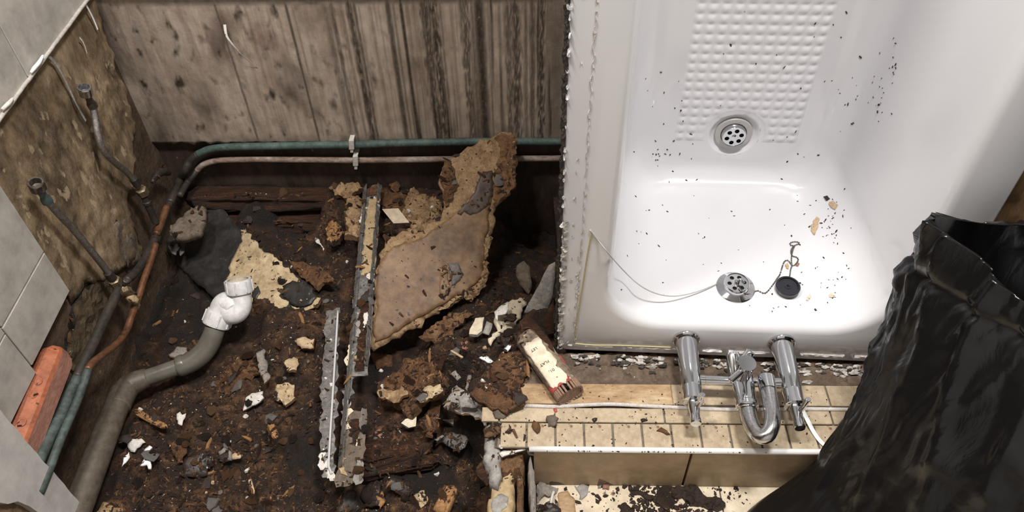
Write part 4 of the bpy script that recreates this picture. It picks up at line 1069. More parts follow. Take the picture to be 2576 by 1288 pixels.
# sealant strips left on the walls
tag(ribbon('sealant_curl', [onw(565,62,.022), onw(570,90,.034), onw(585,112,.038), onw(606,136,.032), onw(628,155,.022), onw(648,170,.015)], lambda t: .006 * (1 - .75 * t), WB_N, M['white']), 'curled white sealant sliver peeling off the streaked back wall', 'sealant')
tag(ribbon('sealant_strip', [Px(x, y, -.806) for x, y in [(112,138),(128,146),(146,168),(166,205),(188,252),(216,304)]], .0062, XV, M['cement']), 'long grey sealant strip hanging from the upper wall tiles', 'sealant')
tag(ribbon('sealant_strip', [Px(x, y, -.808) for x, y in [(206,-6),(220,18),(234,45),(246,74)]], .0055, XV, M['pure_white']), 'white sealant strip in the corner at the top of left wall', 'sealant')
tag(ribbon('sealant_strip', [Px(x, y, -.810) for x, y in [(200,94),(208,104),(215,120),(219,135)]], lambda t: .0045 * (1 - .6 * t), XV, M['white']), 'short pale sealant sliver on the yellow brown plaster', 'sealant')

# ================================================================== BROKEN BOARDS AND RUBBLE PIECES
def gslab(name, label, cat, px, h, th, mats, group=None, res=.006, jit=.4, rough=.0015, rs=45, inner=True, parent=None, tilt=None, smooth=True, crumble=0.0):
    """plate lying on the rubble, h above it; tilt lifts the plane: (dz per px x, dz per px y) about its middle"""
    cx = sum(p[0] for p in px) / len(px); cy = sum(p[1] for p in px) / len(px)
    c = Pg(cx, cy); z0 = ground(c.x, c.y) + h
    tx, ty = tilt or (random.uniform(-.0003, .0003), random.uniform(-.0003, .0003))
    an = [(cx - 20, cy - 20, z0 - 20 * tx - 20 * ty), (cx + 20, cy - 20, z0 + 20 * tx - 20 * ty), (cx, cy + 20, z0 + 20 * ty)]
    q, n, _ = anchored(px, an)
    mats = mats if isinstance(mats, (list, tuple)) else [mats, mats]
    o = slab(name, q, n, th, [M[k] for k in mats], parent, smooth, res=res, jit=jit, rough=rough, rs=rs, inner=inner, crumble=crumble)
    if label: tag(o, label, cat, group)
    return o
def aslab(name, px, an, th, mats, parent, lift=0, **k):
    q, n, _ = anchored(px, an); q = [p + n * lift for p in q]
    mats = mats if isinstance(mats, (list, tuple)) else [mats, mats]
    return slab(name, q, n, th, [M[x] for x in mats], parent, k.pop('smooth', True), **k)

# -- the big slab of chipboard leaning on the back pipes
AN = [(1262,350,.245),(940,872,.032),(1200,742,.060)]
bb = empty('chipboard_slab', Pz(1080, 640, .1)); tag(bb, 'largest brown chipboard slab leaning up onto the back pipes', 'board')
aslab('board_core', [(1286,328),(1300,352),(1302,392),(1296,430),(1300,470),(1268,505),(1250,520),(1242,565),(1226,622),(1224,672),(1228,700),(1204,742),(1188,760),(1165,748),(1128,774),(1080,800),(1030,832),(978,862),(940,884),(928,872),(932,828),(946,790),(940,740),(944,690),(958,640),(972,600),(1004,585),(1060,572),(1112,545),(1120,505),(1108,470),(1108,432),(1130,402),(1178,372),(1236,345)], AN, .020, ['chip_tan', 'chip_mid'], bb, res=.0075, jit=.55, rough=.0018, rs=60, crumble=.004)
aslab('board_face', [(1196,476),(1215,440),(1234,430),(1240,470),(1232,540),(1222,600),(1218,660),(1216,690),(1180,728),(1120,762),(1050,800),(990,838),(944,864),(938,830),(950,780),(944,735),(948,690),(960,650),(990,618),(1030,612),(1075,590),(1110,566),(1140,540),(1165,520)], AN, .0045, ['veneer', 'chip_mid'], bb, lift=.0050, res=.0075, jit=.35, rough=.0006, rs=30)
aslab('dark_stain_patch', [(1190,484),(1206,446),(1222,430),(1237,434),(1238,480),(1226,520),(1200,540),(1166,536),(1150,540),(1172,512)], AN, .003, ['veneer_dark', 'veneer_dark'], bb, lift=.0064, res=.006, jit=.6, rough=.0006)
aslab('crumbled_edge', [(1248,346),(1284,332),(1300,360),(1300,395),(1292,430),(1298,468),(1262,505),(1246,520),(1236,480),(1246,440),(1252,400),(1262,372)], AN, .012, ['chip_mid', 'chip_mid'], bb, lift=.007, res=.0055, jit=.8, rough=.004, rs=70)
aslab('crumbled_edge', [(1226,560),(1238,600),(1226,650),(1228,700),(1206,738),(1190,758),(1162,748),(1130,770),(1100,782),(1120,764),(1160,742),(1196,722),(1214,690),(1216,650),(1220,600)], AN, .010, ['chip_tan', 'chip_mid'], bb, lift=.0055, res=.005, jit=.8, rough=.003, rs=80)
aslab('crumbled_edge', [(1108,470),(1110,430),(1124,404),(1146,432),(1148,470),(1136,505),(1120,520)], AN, .008, ['chip', 'chip_mid'], bb, lift=.006, res=.006, jit=.7, rough=.003, rs=80)
aslab('grey_patch', [(1104,676),(1122,668),(1132,716),(1128,740),(1110,750),(1104,720)], AN, .003, ['veneer', 'grey_flake'], bb, lift=.0085, res=.006, jit=.4, rough=.0005)
aslab('grey_patch', [(1126,664),(1148,666),(1166,690),(1158,708),(1136,722),(1124,742),(1134,716)], AN, .003, ['grey_flake', 'grey_flake'], bb, lift=.0078, res=.006, jit=.4, rough=.0005)
# slab underneath it, crumbling
lb_ = gslab('chipboard_layer', 'dark crumbling chipboard layer sticking out below the largest slab', 'board', [(1052,845),(1085,820),(1130,790),(1170,775),(1190,790),(1160,815),(1130,845),(1110,880),(1080,865)], .030, .016, ['chip_mid', 'redwood'], res=.006, jit=.7, rough=.004, tilt=(.0001, -.0004))
gslab('chipboard_layer', 'brown lump of chipboard in the shadow left below the largest slab', 'board', [(930,890),(960,880),(985,890),(975,915),(945,920)], .012, .02, ['chip', 'chip_mid'], res=.006, jit=.6, rough=.003)

# -- torn board pieces behind the metal channel
gslab('torn_board', 'tan torn chipboard piece left of the channel top', 'board', [(872,496),(900,486),(914,500),(912,540),(906,588),(890,592),(868,586),(874,556),(868,530),(874,512)], .050, .018, ['chip_tan', 'chip_mid'], res=.0055, jit=.7, rough=.0035)
gslab('torn_board', 'splintered tan board end against the wall foot left of the channel', 'board', [(826,468),(860,460),(900,458),(908,470),(880,486),(862,494),(846,488)], .026, .018, ['chip_tan', 'chip'], res=.006, jit=.8, rough=.003)
gslab('torn_board', 'red brown board piece right of the channel top', 'board', [(956,484),(1012,474),(1022,490),(1010,520),(1000,528),(960,524)], .026, .016, ['chip', 'chip_mid'], res=.006, jit=.5, rough=.003)
gslab('torn_board', 'flaking pale tan board lump behind the small beige tile', 'board', [(1012,490),(1040,472),(1062,484),(1090,492),(1110,500),(1118,520),(1100,535),(1070,540),(1040,556),(1020,548),(1006,520)], .030, .022, ['chip_tan', 'chip'], res=.006, jit=.7, rough=.005, rs=60)
gslab('torn_board', 'pale flake ridge above the upper left edge of the largest slab', 'board', [(1040,556),(1080,536),(1112,528),(1110,548),(1070,576),(1020,600),(996,596),(1010,580)], .058, .014, ['chip_tan', 'chip'], res=.006, jit=.7, rough=.004, rs=60)
gslab('torn_board', 'curled brown scrap standing at the wall foot by the slab', 'board', [(978,462),(992,452),(1005,460),(1008,474),(990,476)], .022, .010, ['chip', 'chip_tan'], res=.005, jit=.6, rough=.002)
sw = gslab('small_tile', 'small beige rectangular tile offcut with grey back near channel top', 'tile', [(961,526),(1002,524),(1030,560),(990,562)], .085, .0085, ['tile_beige', 'cement'], res=.01, jit=.02, rough=.0, inner=False, smooth=False, tilt=(0, -.0004))
gslab('rotted_knot', 'orange brown hollow wood knot left of the channel', 'knot', [(822,560),(838,550),(856,566),(862,580),(852,598),(838,606),(826,594),(818,578)], .03, .02, ['orange_wood', 'redwood'], res=.004, jit=.9, rough=.006, rs=90)
gslab('white_scrap', 'thin pale scrap by the hollow wood knot', 'scrap', [(790,596),(800,600),(812,620),(816,628),(800,612)], .02, .003, 'white', res=.005, jit=.4, rough=.0006)

# -- metal channel, two broken lengths
def channel_frame(p0, p1, z0, z1):
    a, b_ = Pz(*p0, z0), Pz(*p1, z1); ax = (b_ - a); L = ax.length; ax.normalize(); s = ax.cross(ZV).normalized(); s = s if s.x > 0 else -s
    n = s.cross(ax); n = n if n.z > 0 else -n
    return a, ax, s, n, L
ca, cax, cs, cn, cL = channel_frame((937, 466), (876, 1216), .098, .048)
chn = empty('metal_channel', ca + cax * (cL / 2)); tag(chn, 'long corroded metal channel lying across the rubble', 'channel')
def strip(name, fr_, lo, hi, mats, parent, jag=.0, th=.0016, res=.008, lift=0):
    """plate in channel frame: lo=(along, across) hi=(along, across)"""
    o_, ax, s, n, L = fr_
    q = [o_ + ax * a + s * b_ + n * lift for a, b_ in ((lo[0], lo[1]), (hi[0], lo[1]), (hi[0], hi[1]), (lo[0], hi[1]))]
    return slab(name, q, n, th, [M[k] for k in mats] if isinstance(mats, (list, tuple)) else [M[mats]] * 2, parent, False, res=res, jit=jag, rough=.0004, rs=60)
def along(fr_, x, y):
    o_, ax, s, n, L = fr_; p = on_plane(x, y, o_, n); return (p - o_).dot(ax), (p - o_).dot(s)
cf = (ca, cax, cs, cn, cL)
k945 = along(cf, 905, 945)[0]; k1030 = along(cf, 900, 1032)[0]; k495 = along(cf, 940, 500)[0]; k690 = along(cf, 925, 695)[0]
W2 = .0215
strip('base_plate', cf, (0, -W2 + .001), (k945, W2), ['channel', 'channel'], chn, .2)
strip('base_plate', cf, (k945, -W2 + .001), (k1030, -.004), ['channel', 'channel'], chn, .8, res=.006)
strip('base_plate', cf, (k1030, -W2 + .001), (cL, W2 + .002), ['stone', 'channel'], chn, .5, res=.007, lift=.001)
strip('backing_strip', cf, (k495, -.008), (k690, W2 - .003), ['tape', 'tape'], chn, .5, th=.004, lift=.0035, res=.006)
strip('backing_strip', cf, (.005, -.010), (k495 - .008, W2 - .006), ['chip', 'chip'], chn, .5, th=.004, lift=.004, res=.006)
strip('rusty_backing', cf, (k690 + .05, -.004), (k945 - .01, W2 - .008), ['redwood', 'redwood'], chn, .4, th=.002, lift=.0022)
strip('rusty_backing', cf, (k1030 + .02, -.004), (cL - .07, W2 - .004), ['redwood', 'stone'], chn, .6, th=.002, lift=.003)
def wall_strip(name, fr_, a0, a1, c, h, w_, mats, parent, jag=.2):
    o_, ax, s, n, L = fr_
    q = [o_ + ax * a + s * (c + d) + n * e for a, d, e in ((a0, 0, 0), (a1, 0, 0), (a1, w_, h), (a0, w_, h))]
    nn = (q[1] - q[0]).cross(q[3] - q[0]); nn = nn if nn.dot(CAM - q[0]) > 0 else -nn
    return slab(name, q, nn, .0016, [M[mats]] * 2, parent, False, res=.006, jit=jag, rough=.0003, rs=70)
wall_strip('left_flange', cf, .004, cL - .03, -W2, .011, .009, 'channel', chn, .25)
wall_strip('right_flange', cf, .002, k945 - .02, W2, .010, -.006, 'channel', chn, .3)
wall_strip('right_flange', cf, k1030, k1030 + .06, W2, .008, -.004, 'grey_plaster', chn, .9)
wall_strip('right_flange', cf, k1030 + .10, k1030 + .15, W2 - .002, .006, -.006, 'cement', chn, .9)
for (xa, ya, xb, yb_, wd, mt) in [(905,810,896,850,.006,'cement'),(922,790,916,830,.006,'white'),(884,868,876,918,.008,'cream'),(934,690,930,720,.007,'white'),(880,1030,872,1080,.008,'cream'),(868,1150,862,1200,.009,'tape'),(900,1100,898,1125,.005,'white'),(912,520,908,560,.004,'white')]:
    a0, c0_ = along(cf, xa, ya); a1, c1_ = along(cf, xb, yb_); c_ = (c0_ + c1_) / 2
    strip('paint_flake', cf, (a0, c_ - wd / 2), (a1, c_ + wd / 2), [mt, mt], chn, .9, th=.0015, lift=.0035, res=.005)
ca2, cax2, cs2, cn2, cL2 = channel_frame((838, 780), (820, 1186), .046, .038)
cf2 = (ca2, cax2, cs2, cn2, cL2)
ch2 = empty('metal_strip', ca2 + cax2 * (cL2 / 2)); tag(ch2, 'shorter corroded metal strip with white bead, left of the channel', 'strip')
strip('strip_plate', cf2, (0, -.0155), (cL2 - .03, .014), ['channel', 'channel'], ch2, .55, res=.007, th=.003)
strip('strip_plate', cf2, (cL2 - .03, -.006), (cL2 + .012, .012), ['channel', 'white'], ch2, .7, res=.005, th=.002)
bp = [on_plane(x, y, ca2 + cn2 * .005, cn2) for x, y in [(850,782),(846,850),(841,930),(836,1010),(831,1090),(827,1165),(829,1178),(834,1192)]]
bead_m = plain('white_bead', (.5, .5, .49), .4)
tube('white_bead', bp, .0022, bead_m, ch2, 4, 10)
for x, y in [(806,1150),(815,1140),(822,1165),(810,1170),(826,1190),(834,1196)]:
    p = on_plane(x, y, ca2 + cn2 * .003, cn2); q = [p + cs2 * (.004 * cos(a)) + cax2 * (.011 * sin(a)) for a in (0, 1.1, 2.2, 3.3, 4.4, 5.4)]
    slab('paint_flake', q, cn2, .0015, [M['white']] * 2, ch2, False, res=.004, jit=.6, rough=.0005)

# -- dark board with torn beige backing at the left
AN2 = [(430,560,.005),(520,505,.035),(790,760,.030)]
db = empty('damp_board', Pz(600, 660, .02)); tag(db, 'black damp board with torn beige right half behind the white trap', 'board')
aslab('board_core', [(412,606),(428,560),(468,520),(512,503),(548,512),(600,575),(640,606),(690,645),(740,690),(790,735),(806,752),(796,772),(764,778),(736,772),(700,786),(664,800),(622,800),(592,806),(560,790),(540,752),(500,716),(450,668),(418,630)], AN2, .012, ['tar', 'chip_mid'], db, res=.008, jit=.4, rough=.0012)
aslab('beige_backing', [(606,578),(632,592),(662,628),(706,655),(746,698),(770,722),(740,712),(712,722),(708,744),(728,762),(722,772),(690,782),(662,786),(640,798),(612,804),(588,788),(574,742),(576,700),(580,662),(596,632),(612,610)], AN2, .004, ['beige', 'beige'], db, lift=.0035, res=.0065, jit=.7, rough=.0015, rs=60)
aslab('black_spot', [(710,722),(738,708),(764,714),(788,730),(798,752),(784,768),(756,774),(732,764),(716,748)], AN2, .003, ['tar', 'tar'], db, lift=.006, res=.006, jit=.5, rough=.0008)
aslab('beige_fringe', [(733,770),(756,778),(786,768),(800,750),(806,754),(792,774),(764,784),(744,780)], AN2, .003, ['beige', 'beige'], db, lift=.003, res=.005, jit=.6, rough=.001)
aslab('black_spot', [(640,730),(652,722),(656,740),(646,756),(636,748)], AN2, .002, ['tar', 'tar'], db, lift=.006, res=.005, jit=.6, rough=.0008)
gslab('mortar_lump', 'grey brown mortar lump with a yellow spot on the black board', 'lump', [(426,580),(440,556),(470,528),(500,512),(516,520),(512,560),(498,584),(466,596),(436,598)], .062, .020, ['stone', 'stone'], res=.006, jit=.3, rough=.002)
gslab('yellow_scrap', 'yellow foam scrap on the mortar lump edge', 'scrap', [(426,566),(440,560),(450,576),(444,592),(428,590)], .071, .007, ['tape', 'tape'], res=.004, jit=.5, rough=.001)
for i, (px, mt) in enumerate([([(424,612),(440,606),(452,622),(440,640),(428,630)], 'grey_flake'), ([(452,612),(466,606),(462,634),(452,642)], 'grey_flake'), ([(536,544),(548,540),(552,556),(540,560)], 'stone')]):
    gslab('grey_flake', ['pale grey flake on the left corner of the black board', 'grey upright flake on the black board beside its left corner', 'brown crumb on the upper black board edge'][i], 'flake', px, .048, .003, mt, res=.005, jit=.4, rough=.0006)

# -- rotted joists
def timber(name, label, cat, p0, p1, z0, z1, wd, hgt, mat, seed, amp=.006, nseg=70, fade=True):
    a, b_ = Pz(*p0, z0), Pz(*p1, z1); ax = b_ - a; L = ax.length; ax.normalize(); s = ax.cross(ZV).normalized(); n = s.cross(ax); n = n if n.z > 0 else -n
    bm = bmesh.new(); rows = []; m_ = 30
    for k in range(nseg + 1):
        t = L * k / nseg; row = []
        for j in range(m_):
            th = 2 * pi * j / m_; c_, s__ = cos(th), sin(th)
            u = wd / 2 * (abs(c_) ** .5) * (1 if c_ > 0 else -1); v = hgt / 2 * (abs(s__) ** .5) * (1 if s__ > 0 else -1)
            d = amp * noise.fractal(Vector((t * 9, th * 2.3, seed)), 1, 2, 4) + amp * 1.1 * (noise.noise(Vector((t * 3.5, th * 7, seed + 4))) - abs(noise.noise(Vector((t * 2.2, th * 4, seed + 14)))))
            e = min(k, nseg - k) / nseg; sc = 1 if not fade else min(1, .35 + e * 9 + .3 * noise.noise(Vector((th * 2, seed, k * .1))))
            endj = (amp * 3 * noise.noise(Vector((th * 2.2, seed + 9, 0)))) if k in (0, nseg) else 0
            row.append(bm.verts.new(a + ax * (t + endj) + s * (u * sc + d * c_) + n * (v * sc + d * s__)))
        rows.append(row)
    for p, q in zip(rows, rows[1:]):
        for j in range(m_): bm.faces.new((p[j], p[(j + 1) % m_], q[(j + 1) % m_], q[j]))
    bm.faces.new(rows[0][::-1]); bm.faces.new(rows[-1])
    o = obj(name, bm, M[mat] if isinstance(mat, str) else mat, None, True); tag(o, label, cat); return o
timber('rotted_joist', 'rust streaked rotten joist along the foot of the back wall', 'joist', (470,500), (850,500), .045, .05, .05, .05, 'redwood', 3, .007)
timber('rotted_joist', 'dark rotten joist lower layer in front of the rusty joist', 'joist', (540,560), (860,556), -.012, -.005, .05, .04, 'redwood', 13, .008)
timber('rotted_joist', 'thick red brown rotten timber right of the channel foot', 'joist', (905,1150), (1086,1108), -.005, -.035, .060, .036, 'redwood', 21, .008)
timber('rotted_joist', 'narrow dark timber split below the thick red brown one', 'joist', (905,1196), (1100,1160), -.018, -.04, .022, .02, 'redwood', 27, .005)
timber('wood_lump', 'bright orange brown split wood lump at the bottom edge of the pit', 'wood', (1108,1296), (1138,1226), -.005, .0, .028, .022, 'orange_wood', 33, .006, 30)
timber('wood_stick', 'dark brown square stick standing below the largest slab', 'stick', (1098,950), (1132,852), .022, .055, .012, .012, M['redwood'], 41, .001, 20, False)
timber('wood_splinter', 'largest orange wood splinter beside the waste pipe', 'splinter', (342,1034), (418,1076), .012, .012, .012, .008, 'orange_wood', 45, .003, 24)
timber('wood_splinter', 'orange wood splinter in the middle of the rubble', 'splinter', (678,1062), (694,1102), .030, .028, .013, .008, 'orange_wood', 47, .003, 20)
timber('wood_splinter', 'thin pale splinter under the slab beside the square stick', 'splinter', (1134,882), (1164,900), .075, .075, .004, .003, 'splinter', 49, .001, 16)
timber('wood_splinter', 'slim tan splinter near the bottom of the rubble left of channel', 'splinter', (628,1206), (638,1242), .003, .003, .006, .004, 'splinter', 51, .001, 16)

# -- torn edge around the step and the broken mortar
gslab('chipboard_piece', 'dark red brown chipboard piece lying against the label tube', 'board', [(1180,985),(1205,955),(1235,908),(1270,880),(1310,880),(1330,905),(1320,940),(1308,970),(1308,1010),(1276,1034),(1240,1018),(1206,1000)], .030, .014, ['chip', 'chip_mid'], res=.007, jit=.6, rough=.002, tilt=(.00012, .0002))
tb_ = gslab('vinyl_layer', 'grey layered floor lip curling over the black hole beside the step', 'flooring', [(1112,1022),(1120,1004),(1136,985),(1150,970),(1176,985),(1196,1004),(1212,1022),(1226,1050),(1222,1068),(1200,1050),(1170,1036),(1140,1034)], .035, .008, ['cement', 'chip_tan'], res=.006, jit=.6, rough=.0025, tilt=(.0003, .0003))
gslab('chipboard_piece', 'tan fibrous chipboard heap left of the grey floor lip', 'board', [(1124,1000),(1120,960),(1128,925),(1160,905),(1190,920),(1200,950),(1180,980),(1150,1000)], .030, .014, ['chip', 'chip_mid'], res=.007, jit=.7, rough=.004)
gslab('cement_scrap', 'grey cement scrap on the floor lip beside the step', 'scrap', [(1148,998),(1176,996),(1190,1010),(1194,1026),(1160,1022)], .058, .006, ['cement', 'cement'], res=.006, jit=.5, rough=.001)
gslab('grey_sliver', 'thin grey sliver leaning above the cement scrap', 'scrap', [(1166,990),(1178,942),(1186,942),(1180,970),(1174,996)], .055, .004, ['grey_plaster', 'cement'], res=.006, jit=.2, rough=.0005)
gslab('grey_sliver', 'short grey chunk left of the thin grey sliver', 'scrap', [(1134,938),(1146,930),(1158,948),(1150,956)], .050, .006, ['grey_plaster', 'cement'], res=.006, jit=.3, rough=.0008)
gslab('chipboard_piece', 'long pointed rust brown chipboard piece above the cream shards', 'board', [(1066,1060),(1076,1030),(1092,1004),(1108,1010),(1110,1040),(1100,1070),(1088,1092),(1074,1088)], .045, .012, ['chip', 'chip_mid'], res=.006, jit=.6, rough=.003)
cl = gslab('chipboard_piece', 'large flaky brown and tan chipboard clump in mid rubble', 'board', [(942,985),(950,965),(985,935),(1020,905),(1060,895),(1100,930),(1120,960),(1106,985),(1076,1002),(1050,1015),(1030,1050),(1010,1035),(980,1020),(955,1015)], .032, .020, ['chip', 'chip_mid'], res=.007, jit=.7, rough=.005, rs=50)
gslab('tan_flake', 'tan flake layer on the front of the flaky clump', 'flake', [(948,980),(975,978),(1010,972),(1026,990),(1000,1006),(976,1004),(956,996)], .062, .008, ['chip_tan', 'chip_mid'], res=.005, jit=.7, rough=.003)
gslab('tan_flake', 'mottled yellow flake on the right of the flaky clump', 'flake', [(1050,992),(1076,972),(1106,968),(1112,984),(1080,1004),(1056,1010)], .062, .008, ['beige', 'chip_mid'], res=.005, jit=.7, rough=.003)
gslab('tile_shard', 'larger cream tile shard with dark speck below the clump', 'shard', [(1009,1064),(1020,1054),(1048,1046),(1046,1072),(1028,1076)], .035, .007, ['cream', 'cement'], res=.01, jit=.05, rough=.0, inner=False, smooth=False)
gslab('tile_shard', 'smaller cream triangular tile shard at the hole rim', 'shard', [(1114,1056),(1142,1054),(1140,1068)], .045, .006, ['cream', 'cement'], res=.01, jit=.05, rough=.0, inner=False, smooth=False)
gslab('tile_shard', 'cream tile shard lying below the largest slab tip', 'shard', [(1182,828),(1196,800),(1218,798),(1212,832),(1200,842),(1180,840)], .035, .007, ['cream', 'cement'], res=.01, jit=.1, rough=.0, inner=False, smooth=False)
gslab('tile_shard', 'grey backed tile shard right of the cream shard', 'shard', [(1214,836),(1222,806),(1240,812),(1232,842)], .03, .006, ['cement', 'cement'], res=.008, jit=.3, rough=.0006)
gslab('tile_shard', 'long brown edged tile shard standing left of the white wedge', 'shard', [(1300,668),(1318,656),(1334,672),(1338,720),(1330,742),(1308,716),(1298,694)], .05, .008, ['stone', 'redwood'], res=.008, jit=.2, rough=.0008, tilt=(0, -.0006))
gslab('plastic_wedge', 'long pale grey plastic wedge leaning beside the bath edge', 'wedge', [(1306,806),(1330,762),(1360,708),(1380,668),(1396,660),(1396,700),(1388,752),(1366,800),(1344,836),(1322,820)], .050, .004, [ 'grey_trim', 'grey_trim'] if 'grey_trim' in M else ['cement', 'cement'], res=.01, jit=.08, rough=.0004, tilt=(.0001, -.0008))
gslab('wood_offcut', 'dark brown wooden triangle between the plastic wedge and bath', 'offcut', [(1362,812),(1392,752),(1394,836),(1378,840)], .05, .012, ['redwood', 'redwood'], res=.008, jit=.2, rough=.0008)
gslab('plaster_piece', 'speckled cream plaster piece behind the label tube end', 'plaster', [(1240,800),(1262,780),(1290,752),(1316,748),(1326,766),(1310,800),(1296,824),(1270,834),(1250,850),(1236,868),(1234,850),(1248,826)], .040, .008, ['cream', 'cream'], res=.006, jit=.6, rough=.0012)
gslab('paper_scrap', 'folded white scrap on the speckled cream plaster piece', 'scrap', [(1242,784),(1262,768),(1278,758),(1280,776),(1272,788),(1252,792),(1250,806)], .060, .003, ['white', 'white'], res=.006, jit=.3, rough=.001)
gslab('black_clump', 'black rot clump on the plaster beside the label tube', 'clump', [(1246,848),(1256,836),(1276,834),(1290,846),(1284,862),(1262,866)], .058, .012, ['soil', 'soil'], res=.004, jit=.8, rough=.004)
gslab('black_clump', 'oblong black rot clump on the cream plaster piece', 'clump', [(1262,800),(1280,790),(1298,786),(1300,796),(1284,804),(1268,808)], .060, .008, ['soil', 'soil'], res=.004, jit=.7, rough=.003)
gslab('white_scrap', 'white pointed scrap left of the label tube', 'scrap', [(1266,876),(1280,862),(1286,868),(1278,882),(1268,886)], .05, .004, ['pure_white', 'white'], res=.005, jit=.3, rough=.0006)
gslab('white_scrap', 'curled white scrap on the dark red brown chipboard piece', 'scrap', [(1208,896),(1216,890),(1234,900),(1242,908),(1226,910)], .050, .004, ['pure_white', 'white'], res=.005, jit=.5, rough=.001)
gslab('terracotta_chip', 'red terracotta chip left of the white curled scrap', 'chip', [(1160,858),(1172,852),(1182,862),(1174,880),(1164,874)], .04, .008, ['terracotta_side', 'terracotta'], res=.006, jit=.3, rough=.001)
gslab('terracotta_chip', 'pink grey brick chip right of the channel foot', 'chip', [(916,1104),(944,1086),(960,1080),(962,1104),(930,1114)], .030, .010, ['terracotta_side', 'grey_plaster'], res=.006, jit=.4, rough=.001)
gslab('vinyl_flake', 'large grey flake below the black hole beside the step', 'flake', [(1108,1106),(1130,1088),(1156,1090),(1180,1100),(1168,1124),(1150,1136),(1130,1126)], .030, .005, ['grey_flake', 'grey_flake'], res=.007, jit=.5, rough=.001)
gslab('vinyl_flake', 'narrow grey flake left of the large grey flake', 'flake', [(1092,1104),(1112,1092),(1118,1096),(1100,1108)], .032, .004, ['grey_plaster', 'grey_flake'], res=.006, jit=.3, rough=.0006)
gslab('vinyl_flake', 'dark wrinkled flake pile in the pit bottom beside channel foot', 'flake', [(905,1250),(915,1225),(940,1208),(950,1224),(960,1250),(950,1270),(925,1268)], .02, .006, ['dark_flake', 'dark_flake'], res=.007, jit=.6, rough=.002)
gslab('vinyl_flake', 'black rounded flake in the lower left rubble', 'flake', [(462,1170),(480,1140),(505,1128),(530,1140),(536,1170),(520,1196),(480,1204),(458,1196)], .018, .008, ['dark_flake', 'dark_flake'], res=.008, jit=.5, rough=.002)
gslab('vinyl_flake', 'dark flat flake at the bottom frame edge left of channel foot', 'flake', [(850,1260),(880,1236),(900,1248),(908,1290),(850,1300)], .018, .006, ['dark_flake', 'chip_mid'], res=.008, jit=.6, rough=.0015)
gslab('vinyl_flake', 'dark brown flat sheet below the narrow timber', 'flake', [(962,1220),(985,1202),(1030,1210),(1050,1240),(1030,1250),(990,1236)], .022, .006, ['dark_flake', 'redwood'], res=.008, jit=.5, rough=.0015)
gslab('plaster_chip', 'brightest white plaster chip in the lower left rubble', 'chip', [(376,1142),(384,1124),(376,1120),(362,1132),(360,1154),(352,1170),(366,1168),(372,1178),(380,1178),(382,1156)], .022, .006, ['pure_white', 'white'], res=.004, jit=.4, rough=.001)
gslab('plaster_chip', 'narrow white plaster chip left of the brightest one', 'chip', [(306,1174),(312,1150),(324,1136),(326,1150),(318,1164)], .020, .005, ['pure_white', 'white'], res=.004, jit=.3, rough=.001)
gslab('plaster_chip', 'dirty white plaster patch above the brightest chip', 'chip', [(296,1112),(318,1100),(340,1104),(366,1108),(352,1124),(336,1134),(318,1118)], .016, .006, ['white', 'grey_plaster'], res=.005, jit=.7, rough=.0015)
gslab('plaster_chip', 'cross shaped dirty white chip in the left rubble', 'chip', [(444,1040),(452,1034),(458,1044),(468,1042),(462,1056),(458,1070),(450,1062),(442,1054)], .022, .005, ['white', 'white'], res=.004, jit=.5, rough=.001)
gslab('plaster_chip', 'largest dirty white chip in mid rubble', 'chip', [(610,1032),(616,1000),(636,988),(660,984),(662,1000),(640,1018)], .020, .007, ['white', 'grey_plaster'], res=.005, jit=.3, rough=.001)
gslab('plaster_chip', 'yellowish crumbling patch right of the largest dirty white chip', 'chip', [(684,970),(706,960),(738,966),(736,1000),(716,1020),(690,1004)], .014, .008, ['beige', 'chip_mid'], res=.005, jit=.8, rough=.004)
gslab('plaster_chip', 'pale yellow crumb patch nearer the damp board', 'chip', [(716,905),(740,896),(752,914),(744,930),(722,926)], .016, .008, ['beige', 'chip_mid'], res=.005, jit=.7, rough=.003)
gslab('plaster_chip', 'long grey pink plaster fragment upright in the rubble', 'chip', [(644,884),(664,878),(672,910),(680,950),(664,962),(652,930)], .022, .010, ['grey_plaster', 'chip_mid'], res=.006, jit=.5, rough=.002)
gslab('plaster_chip', 'pale tan wood block near the shorter metal strip', 'chip', [(738,856),(760,848),(790,854),(786,874),(756,878)], .022, .012, ['splinter', 'chip'], res=.006, jit=.4, rough=.0015)
gslab('plaster_chip', 'round grey stone chip in the lower rubble', 'chip', [(548,1136),(562,1126),(578,1134),(576,1156),(552,1158)], .018, .010, ['grey_plaster', 'grey_plaster'], res=.005, jit=.4, rough=.002)
gslab('plaster_chip', 'grey tan chip right of the round grey stone chip', 'chip', [(578,1150),(592,1142),(608,1144),(604,1154),(582,1158)], .015, .006, ['splinter', 'grey_plaster'], res=.005, jit=.4, rough=.001)
gslab('plaster_chip', 'grey rubble chip beside the waste pipe elbow', 'chip', [(420,892),(446,872),(470,872),(472,884),(440,898)], .018, .010, ['grey_plaster', 'chip_mid'], res=.006, jit=.6, rough=.002)
gslab('chipboard_piece', 'rust brown flat piece behind the right tip of the damp board', 'board', [(724,654),(756,656),(790,668),(820,680),(842,704),(812,712),(794,726),(776,708),(752,690)], .030, .010, ['chip', 'chip_mid'], res=.006, jit=.5, rough=.0025)
gslab('chipboard_piece', 'mid brown flat fragment left of the yellowish patch', 'board', [(560,925),(590,900),(630,905),(640,940),(600,960),(565,985),(540,970)], .012, .012, ['chip', 'chip_mid'], res=.007, jit=.8, rough=.004)
gslab('chipboard_piece', 'brown flaky lump at the bottom frame edge lower left', 'board', [(240,1290),(262,1262),(300,1270),(320,1292),(280,1310)], .018, .012, ['chip_tan', 'chip_mid'], res=.006, jit=.8, rough=.004)
